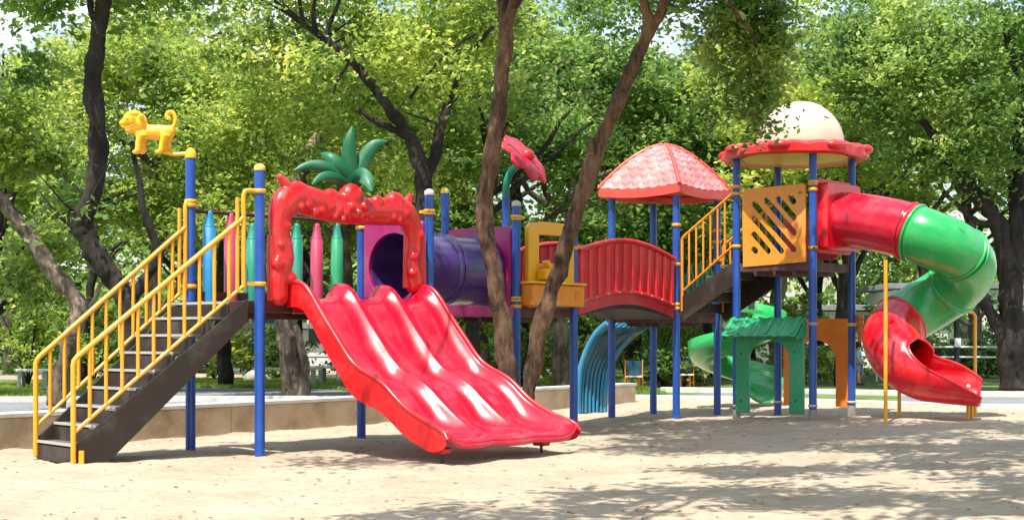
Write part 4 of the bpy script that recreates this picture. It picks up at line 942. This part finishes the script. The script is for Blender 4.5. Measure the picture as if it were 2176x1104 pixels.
protos = [bg_tree(1, 9.5, 3.6, 'leaf_y', 30000, 'bark_grey', .16), bg_tree(2, 11, 4.0, 'leaf_g', 32000, 'bark_dark', .16, .5), bg_tree(3, 9, 3.6, 'leaf_g', 28000, 'bark_dark', .16, -.5), bg_tree(4, 10.5, 3.8, 'leaf_y', 32000, 'bark_dark', .16, .3), bg_tree(5, 6.5, 2.7, 'leaf_g', 22000, 'bark_grey', .15, -.2)]
used = [False] * len(protos)
spots = [  # px of trunk, depth, prototype, scale, rotation, label
 (-30, 33, 3, .8, 0, 'bushy tree at the far left edge behind the curving thin trunk'),
 (330, 36, 0, .9, 40, 'yellow green tree behind the animal figure'),
 (480, 40, 3, 1.05, 100, 'slim dark trunk tree seen between the two tallest blue posts'),
 (735, 38, 0, .9, 200, 'yellow green tree behind the palm topper'),
 (1000, 34, 1, .95, 30, 'thick dark trunk tree behind the middle of the wide slide'),
 (1195, 37, 4, 1.1, 0, 'small light green tree behind the yellow counter board'),
 (1120, 43, 1, 1.1, 120, 'tall dark tree behind the pink flower'),
 (1352, 42, 2, 1.0, 0, 'dark slender trunk tree seen right of the blue climber'),
 (1500, 45, 1, .85, 250, 'tall tree behind the pink roof'),
 (1660, 40, 4, 1.2, 70, 'light green tree seen under the tower'),
 (1790, 36, 3, 1.0, 20, 'leaning dark trunk tree behind the orange arch'),
 (1960, 42, 0, 1.0, 300, 'yellow green tree behind the tube slide'),
 (2240, 38, 2, 1.1, 160, 'dark tree beyond the right edge'),
 (180, 44, 1, .72, 60, 'tall green tree far behind the staircase'),
 (620, 47, 2, .95, 210, 'dark tree far behind the red arch'),
 (870, 50, 3, .92, 330, 'yellow green tree far behind the forking trunk'),
 (1290, 52, 0, 1.2, 90, 'yellow green tree far behind the slanting trunk'),
 (1740, 50, 3, 1.05, 190, 'tall yellow green tree far behind the cream dome'),
 (2080, 52, 2, 1.2, 45, 'dark tree far behind the spiral slide'),
 (20, 55, 0, 1.0, 75, 'yellow green tree far off at the left'),
 (1600, 44, 2, .85, 10, 'dark tree behind the short tower stairs'),
 (430, 56, 2, 1.0, 15, 'deep green tree far off beyond the left path'),
 (1030, 58, 2, 1.3, 95, 'deep green tree far off between the leaning trunks'),
 (1450, 60, 3, 1.0, 140, 'pale tree far off behind the pink roofed deck')]
for (px, Y, k, s, rz, lab) in spots:
    src = protos[k]; g = G(px, Y)
    if not used[k]: o = src; used[k] = True
    else:
        o = src.copy(); col.objects.link(o)
        for c_ in src.children: q = c_.copy(); col.objects.link(q); q.parent = o
    o.location = g; o.rotation_euler = (0, 0, R(rz)); o.scale = (s, s, s); tag(o, lab, 'tree', 'trees of the park behind the playground')
# far wood as one mass
bl = [];rr = random.Random(5)
for k in range(70):
    px = rr.uniform(-150, 2330); Y = rr.uniform(64, 78); c = G(px, Y); z = rr.uniform(.5, 7) ; s = rr.uniform(1.8, 3.2); bl.append((c.x, c.y, z, s * 1.3, s, s))
for k in range(60):
    px = rr.uniform(-150, 2330); Y = rr.uniform(62, 70); c = G(px, Y); bl.append((c.x, c.y, rr.uniform(.3, 2.5), 2.2, 1.2, 1.3))
o = leaf_cloud('far_woodland', bl, 110000, .42, M['leaf_g'], None, 77, .6); tag(o, 'dense green woodland closing off the park far behind everything', 'woodland', None, 'stuff')
# off-frame trees whose crowns shade the foreground sand
def shade(base, label, blobs, n_, seed, lm):
    blobs = [(b_[0] + 1.45, b_[1] - .35) + tuple(b_[2:]) for b_ in blobs]
    def fn(mb):
        c = V3(base); limb(mb, [c - V3((0, 0, .2)), c + V3((-.1, .1, 2.2)), c + V3((-.4, .2, 4.6)), c + V3((-.6, .2, 6.3))], .26, .17, seed, 8, .1)
        for b_ in blobs: e_ = V3(b_[:3]); limb(mb, [c + V3((-.35, .2, 4.2)), lerp(c + V3((-.4, .2, 5)), e_, .5) + V3((0, 0, .5)), e_], .055, .015, seed + b_[0], 6, .1)
    tree(label, base, 'bark_dark', fn, blobs, n_, .14, lm, seed, .27, None, 'tree', 0, 130)
shade(V3((8.0, 11.0, .14)), 'shade tree just outside the right edge over the foreground sand', [(4.9, 12.2, 6.4, 1.5, 1.1, .6), (4.8, 9.6, 6.3, 1.3, 1.1, .6), (3.3, 13.6, 6.8, 1.2, .8, .5), (4.3, 14.6, 7.0, 1.3, .7, .5), (1.7, 13.2, 6.8, 1.2, .8, .5), (3.0, 11.4, 6.5, 1.2, .9, .5), (1.2, 11.4, 6.5, 1.1, .8, .5), (.0, 13.6, 6.9, .8, .6, .4)], 19000, 61, 'leaf_g')
shade(V3((-2.6, .4, 0)), 'shade tree behind the viewer whose crown spreads over the near sand', [(-2.9, 8.3, 5.9, 1.0, .8, .5), (-1.4, 9.3, 6.1, 1.1, .9, .5), (.3, 8.4, 6.0, 1.2, .9, .5), (1.6, 9.6, 6.1, 1.2, .8, .5), (3.1, 8.5, 5.9, 1.3, 1.0, .5), (-.6, 11.0, 6.4, .9, .6, .4), (3.4, 7.0, 5.8, 1.3, .8, .5), (-.4, 7.0, 5.6, 1.0, .6, .4)], 15000, 62, 'leaf_g')

# shrubs and hedge
def shrub(px, Y, r, h, leafm, label, seed, n_=2600):
    g = G(px, Y); o = empty('shrub', g, label, 'shrub', 'shrubs under the trees'); mb = MB()
    for k in range(4): a = k * 1.6 + seed; limb(mb, [g, g + V3((math.cos(a) * r * .3, math.sin(a) * r * .3, h * .5)), g + V3((math.cos(a) * r * .6, math.sin(a) * r * .6, h * .8))], .03, .01, seed, 3, .03, 6)
    mb.build('stem', M['bark_dark'], o, 180); leaf_cloud('foliage', [(g.x, g.y, h * .5 + g.z, r, r * .8, h * .5), (g.x + r * .5, g.y, h * .35 + g.z, r * .6, r * .6, h * .35)], n_, .13, M[leafm], o, seed, .16)
for i, (px, Y, r, h, lm, lab) in enumerate([(455, 46, 1.5, 1.9, 'leaf_y', 'bright round shrub seen under the slide deck'), (560, 48, 1.3, 1.6, 'leaf_g', 'green shrub right of the tallest blue post'), (1110, 40, 1.0, 2.2, 'leaf_y', 'bright tall shrub between the leaning trunks'), (1330, 44, 1.2, 2.3, 'leaf_y', 'bright shrub left of the blue back deck post'), (1400, 42, 1.1, 2.4, 'leaf_y', 'yellow green shrub under the pink roofed deck'), (1410, 37, .9, .9, 'leaf_d', 'low dark shrub behind the toy seats'), (1480, 50, 1.2, 2.4, 'leaf_g', 'green shrub behind the spiral chute'), (1690, 38, 1.3, 2.3, 'leaf_y', 'bright shrub above the green awning'), (1205, 38, .7, .9, 'leaf_y', 'small bright shrub behind the low wall'), (200, 46, 1.6, 2.2, 'leaf_g', 'green shrub behind the thin trunk'), (60, 40, 1.7, 3.0, 'leaf_y', 'yellow shrub at the left edge'), (2060, 44, 1.4, 1.1, 'leaf_d', 'dark clipped shrub behind the white railing'), (1960, 45, 1.4, 1.0, 'leaf_d', 'low dark shrub left of the black post'), (1740, 43, 1.2, 1.0, 'leaf_d', 'low dark shrub seen through the orange arch'), (1900, 47, 1.4, 2.6, 'leaf_g', 'tall green shrub behind the red chute'), (760, 44, 1.4, 2.0, 'leaf_d', 'dark shrub behind the top of the slide'), (2100, 58, 1.8, 3.4, 'leaf_d', 'dark cone shaped shrub behind the railing at right')]):
    shrub(px, Y, r, h, lm, lab, 300 + i, 2600 if r < 1.3 else 4200)
# lawn blades
rngg = np.random.default_rng(3)
def grass(name, poly_fn, x0, x1, y0, y1, n_, h, label):
    x = rngg.uniform(x0, x1, n_ * 2); y = rngg.uniform(y0, y1, n_ * 2); keep = np.array([poly_fn(a, b2) for a, b2 in zip(x, y)]); x = x[keep][:n_]; y = y[keep][:n_]; N = len(x)
    z = np.array([zg(a) for a in x]) - .03; an_ = rngg.uniform(0, 6.28, N); hh = h * rngg.uniform(.5, 1.3, N); wv = .012 + .01 * rngg.random(N); lx = rngg.normal(size=N) * h * .4; ly = rngg.normal(size=N) * h * .4
    v = np.stack([np.stack([x - np.cos(an_) * wv, y - np.sin(an_) * wv, z], 1), np.stack([x + np.cos(an_) * wv, y + np.sin(an_) * wv, z], 1), np.stack([x + lx, y + ly, z + hh], 1)], 1).reshape(-1, 3)
    me = bpy.data.meshes.new(name); me.vertices.add(3 * N); me.vertices.foreach_set('co', v.astype(np.float32).ravel()); me.loops.add(3 * N); me.loops.foreach_set('vertex_index', np.arange(3 * N, dtype=np.int32)); me.polygons.add(N); me.polygons.foreach_set('loop_start', np.arange(0, 3 * N, 3, dtype=np.int32)); me.update()
    me.materials.append(M['leaf_y']); o = bpy.data.objects.new(name, me); col.objects.link(o); tag(o, label, 'grass', None, 'stuff')
def lawnf(x, y): return (x < -1.5 and y > 31 and not (-9.8 < x + (y - 32) * .35 < -2.4 + 0 and y < 39)) or (.8 < x < 3.2 and y > 30.6)
grass('lawn_grass', lawnf, -14, 3.6, 30.7, 47, 90000, .09, 'bright short grass of the lawns behind the low wall')
# fallen leaves and crumbs on the sand
N = 900; xs_ = rngg.uniform(-7, 8, N); ys_ = 10 + rngg.random(N) ** 1.2 * 14
mb = MB()
for x, y in zip(xs_, ys_):
    if not in_sand(x, y): continue
    a = rngg.uniform(0, 6.28); l = rngg.uniform(.01, .03) * (2.2 if rngg.random() < .08 else 1); z = sandz(x, y) + .006; ca, sa = math.cos(a) * l, math.sin(a) * l
    mb.add([(x - ca, y - sa, z), (x + sa * .4, y - ca * .4, z + .008), (x + ca, y + sa, z + .004), (x - sa * .4, y + ca * .4, z + .010)], [(0, 1, 2, 3)])
tag(mb.build('leaf_litter', M['litter'], None, 0), 'small dry leaves and crumbs scattered over the sand', 'leaf litter', None, 'stuff')

# ------------------------------------------------------------------ small things beyond the playground
def bench(px, Y, rz, label, w_=1.4, mat='white'):
    g = G(px, Y); o = empty('bench', (0, 0, 0), label, 'bench', 'benches')
    MB().box((0, 0, .45), w_, .42, .06).build('seat', M[mat], o, 0, .01)
    for x in (-w_ * .38, w_ * .38): MB().box((x, 0, .20), .12, .36, .44).build('leg', M['grey'], o, 0, .01)
    o.location = g; o.rotation_euler = (0, 0, R(rz)); return o
bench(72, 38, 5, 'small white bench on the lawn at the far left', .8); bench(610, 40, 10, 'pale stone bench behind the mottled trunk', 1.8, 'kerb'); bench(1290 - 560, 42, -10, 'pale bench in shade near the top of the slide', 1.6, 'kerb')
def toy_seat(px, Y, label, w_=.62):
    g = G(px, Y); o = empty('spring_seat', (0, 0, 0), label, 'toy seat', 'toy seats across the grass')
    MB().box((0, .2, .60), w_, .05, .40).build('backrest', M['tealdark'], o, 0, .015); MB().box((0, 0, .34), w_, .40, .05).build('seat', M['white'], o, 0, .01)
    for x in (-w_ / 2 - .02, w_ / 2 + .02): MB().box((x, .1, .42), .04, .26, .84).build('side_board', M['orange2'] if x < 0 else M['orange'], o, 0, .01)
    for x in (-.18, .18): MB().tube([(x, 0, -.03), (x, 0, .32)], .04, 8).build('leg', M['orange2'], o)
    o.location = g; o.scale = (.62, .62, .80); o.rotation_euler = (0, 0, R(random.uniform(-12, 12))); return o
toy_seat(1347, 36, 'leftmost toy seat with blue backrest across the grass'); toy_seat(1377, 37, 'second toy seat from the left with blue backrest'); toy_seat(1456, 36.5, 'toy seat with blue backrest right of the pink roof front post'); toy_seat(1482, 38, 'toy seat with blue backrest nearest the green chute', .5)
def railing(name, pts, zs, pz_, label, r=.025):
    o = empty(name, V3((pts[0][0], pts[0][1], 0)), label, 'railing'); mb = MB()
    for z in zs: mb.tube([V3((x, y, zg(x) + z)) for x, y in pts], r, 8)
    mb.build('rail', M['white'], o, 60); 
    for (x, y), (x2, y2) in zip(pts[:-1], pts[1:]):
        L = math.hypot(x2 - x, y2 - y); n_ = max(1, int(L / 1.8))
        for k in range(n_): a = lerp(x, x2, k / n_); b_ = lerp(y, y2, k / n_); MB().tube([(a, b_, zg(a) - .05), (a, b_, zg(a) + pz_)], r * 1.1, 8).build('rail_post', M['white'], o, 60)
railing('railing', [(7.6, 40.5), (15.5, 38.5)], (.62, .88), .95, 'white two bar railing behind the spiral slide at right')
railing('railing', [(2.6, 46), (6.6, 45)], (.55, .85), .9, 'white railing far behind the toy seats')
railing('railing', [(-11.5, 50), (-4.6, 49)], (.35, .65), .7, 'low white railing far behind the left path')
# black post with a notice
g = G(2033, 37); o = empty('notice_post', g, 'black park post with a small pale notice behind the chute exit', 'post'); MB().tube([g - V3((0, 0, .1)), g + V3((0, 0, 1.75))], .07, 12).build('pole', M['black'], o, 60); MB().box(g + V3((0, -.09, 1.0)), .16, .02, .22).build('notice', M['white'], o, 0)
for px, Y, h, lab in ((594, 52, 4.2, 'slim grey lamp pole right of the tallest blue post'), (1497, 55, 5.0, 'pale lamp pole behind the pink roofed deck'), (1950, 50, 3.8, 'slim grey lamp pole behind the spiral slide')):
    g = G(px, Y); o = empty('lamp_pole', g, lab, 'lamp pole'); MB().lathe(g - V3((0, 0, .1)), [(.11, 0), (.10, .4), (.06, .5), (.05, h)], 12).build('pole', M['grey'], o, 50); MB().lathe(g + V3((0, 0, h - .12)), [(.07, 0), (.2, .1), (.22, .35), (.05, .5)], 12).build('lantern', M['white'], o, 50)
# far buildings glimpsed under the trees
def building(px, Y, w_, h, d_, label, seed):
    g = G(px, Y); o = empty('building', g, label, 'building'); MB().box(g + V3((0, d_ / 2, h / 2 - .1)), w_, d_, h).build('wall', M['white'], o, 0)
    MB().box(g + V3((0, d_ / 2, h + .05)), w_ + .8, d_ + .8, .22).build('roof', M['roofgrey'], o, 0, .02)
    k = int(w_ / 2)
    for i in range(k):
        x = -w_ / 2 + (i + .5) * w_ / k; q = MB().box(g + V3((x, -.02, 1.6)), 1.1, .06, 1.1).build('window', M['kerb'], o, 0); MB().box(g + V3((x, -.06, 1.6)), .94, .03, .94).build('pane', M['glass'], q, 0)
building(1775, 61, 9, 2.3, 5, 'white low building glimpsed above the orange arch', 1); building(2060, 62, 6, 3.2, 5, 'pale building behind the right hand dark tree', 2); building(500, 60, 9, 1.7, 3, 'low pale pavilion behind the left lawn', 3)
# boulders
for i, (px, Y, r, lab) in enumerate([(745, 43, .35, 'pale boulder in shade near the slide'), (772, 42, .28, 'smaller pale boulder next to the slide edge'), (545, 45, .3, 'grey boulder by the far left path')]):
    g = G(px, Y); mb = MB(); mb.ball(g + V3((0, 0, r * .3)), r * 1.4, r, r * .7, None, 14, 10); mb.v = [tuple(V3(p) + V3((noise.noise(V3(p) * 2.3), noise.noise(V3(p) * 2.3 + V3((3, 0, 0))), noise.noise(V3(p) * 2.1))) * r * .5) for p in mb.v]
    tag(mb.build('boulder', M['rock'], None, 180), lab, 'boulder')
# child in a light blue shirt
def mk(name, c, rough=.8):
    m, n, b = mat_base(name); t = nz(n, 30, 4); r = ramp(n, t.outputs['Fac'], [(.3, tuple(x * .85 for x in c)), (.7, c)]); n.links.new(r.outputs['Color'], b.inputs['Base Color']); b.inputs['Roughness'].default_value = rough; return m
M['skin'] = mk('skin', (.50, .28, .19), .5); M['shirt'] = mk('light_blue_cloth', (.25, .50, .62)); M['shorts'] = mk('grey_cloth', (.22, .26, .36)); M['hair'] = mk('black_hair', (.02, .015, .012)); M['shoe'] = mk('dark_shoe', (.08, .03, .02)); M['redcloth'] = mk('red_cloth', (.7, .04, .04))
def person(g, s, rz, label, shirt, shorts, pose=0):
    o = empty('person', (0, 0, 0), label, 'person', 'children playing beyond the sand')
    J = {'pel': (0, 0, .52), 'sp': (0, -.01, .68), 'ch': (0, 0, .80), 'nk': (0, 0, .885), 'hd': (0, -.005, .95), 'hd2': (0, -.01, 1.03),
         'lh': (.07, 0, .49), 'lk': (.08, -.06 - .04 * pose, .28), 'la': (.08, .02 + .06 * pose, .07), 'lt': (.08, -.09, .03), 'rh': (-.07, 0, .49), 'rk': (-.08, -.02 + .02 * pose, .27), 'ra': (-.08, .06 - .08 * pose, .06), 'rt': (-.08, -.05 - .08 * pose, .02),
         'ls': (.125, 0, .84), 'le': (.17, -.03, .68), 'lw': (.17, -.13, .57), 'lf': (.17, -.19, .54), 'rs': (-.125, 0, .84), 're': (-.17, .0, .68), 'rw': (-.18, -.08, .55), 'rf': (-.18, -.13, .51)}
    E = [('pel', 'sp'), ('sp', 'ch'), ('ch', 'nk'), ('nk', 'hd'), ('hd', 'hd2'), ('pel', 'lh'), ('lh', 'lk'), ('lk', 'la'), ('la', 'lt'), ('pel', 'rh'), ('rh', 'rk'), ('rk', 'ra'), ('ra', 'rt'), ('ch', 'ls'), ('ls', 'le'), ('le', 'lw'), ('lw', 'lf'), ('ch', 'rs'), ('rs', 're'), ('re', 'rw'), ('rw', 'rf')]
    Rd = dict(pel=.095, sp=.09, ch=.095, nk=.042, hd=.072, hd2=.075, lh=.07, lk=.048, la=.032, lt=.026, rh=.07, rk=.048, ra=.032, rt=.026, ls=.05, le=.034, lw=.024, lf=.018, rs=.05, re=.034, rw=.024, rf=.018)
    def skin(name, keys, edges, mat, grow=1.0, par=None, zs=None):
        ks = list(keys); me = bpy.data.meshes.new(name); me.from_pydata([J[k] for k in ks], [(ks.index(a), ks.index(b)) for a, b in edges], []); q = bpy.data.objects.new(name, me); col.objects.link(q); q.parent = par
        md = q.modifiers.new('skin', 'SKIN'); sv = me.skin_vertices[0].data
        for i, k in enumerate(ks): r_ = Rd[k] * grow; sv[i].radius = (r_, r_ * .85)
        sv[0].use_root = True; md.use_smooth_shade = True; ss = q.modifiers.new('sub', 'SUBSURF'); ss.levels = 2; ss.render_levels = 2; me.materials.append(mat); return q
    bd = skin('body', J.keys(), E, M['skin'], 1, o)
    skin('shirt', ['sp', 'pel', 'ch', 'ls', 'le', 'rs', 're'], [('pel', 'sp'), ('sp', 'ch'), ('ch', 'ls'), ('ls', 'le'), ('ch', 'rs'), ('rs', 're')], shirt, 1.16, o)
    skin('shorts', ['pel', 'lh', 'lk', 'rh', 'rk'], [('pel', 'lh'), ('lh', 'lk'), ('pel', 'rh'), ('rh', 'rk')], shorts, 1.2, o)
    MB().ball((0, .012, 1.02), .088, .092, .088, None, 16, 10).build('hair', M['hair'], o, 180)
    MB().ball((0, -.085, .985), .012, .014, .016, None, 8, 6).build('nose', M['skin'], o, 180)
    for a in ('l', 'r'): x, y, z = J[a + 't']; MB().ball((x, y + .05, .03), .04, .09, .035, None, 10, 8).build('shoe', M['shoe'], o, 180)
    o.location = g; o.scale = (s, s, s); o.rotation_euler = (0, 0, R(rz)); return o
person(G(1824, 36), .93, 75, 'small child in light blue shirt and grey shorts standing beside the orange arch post', M['shirt'], M['shorts'], 1)
person(G(1772, 41), .8, 20, 'small child in red shirt seen through the orange arch', M['redcloth'], M['shorts'], 0)
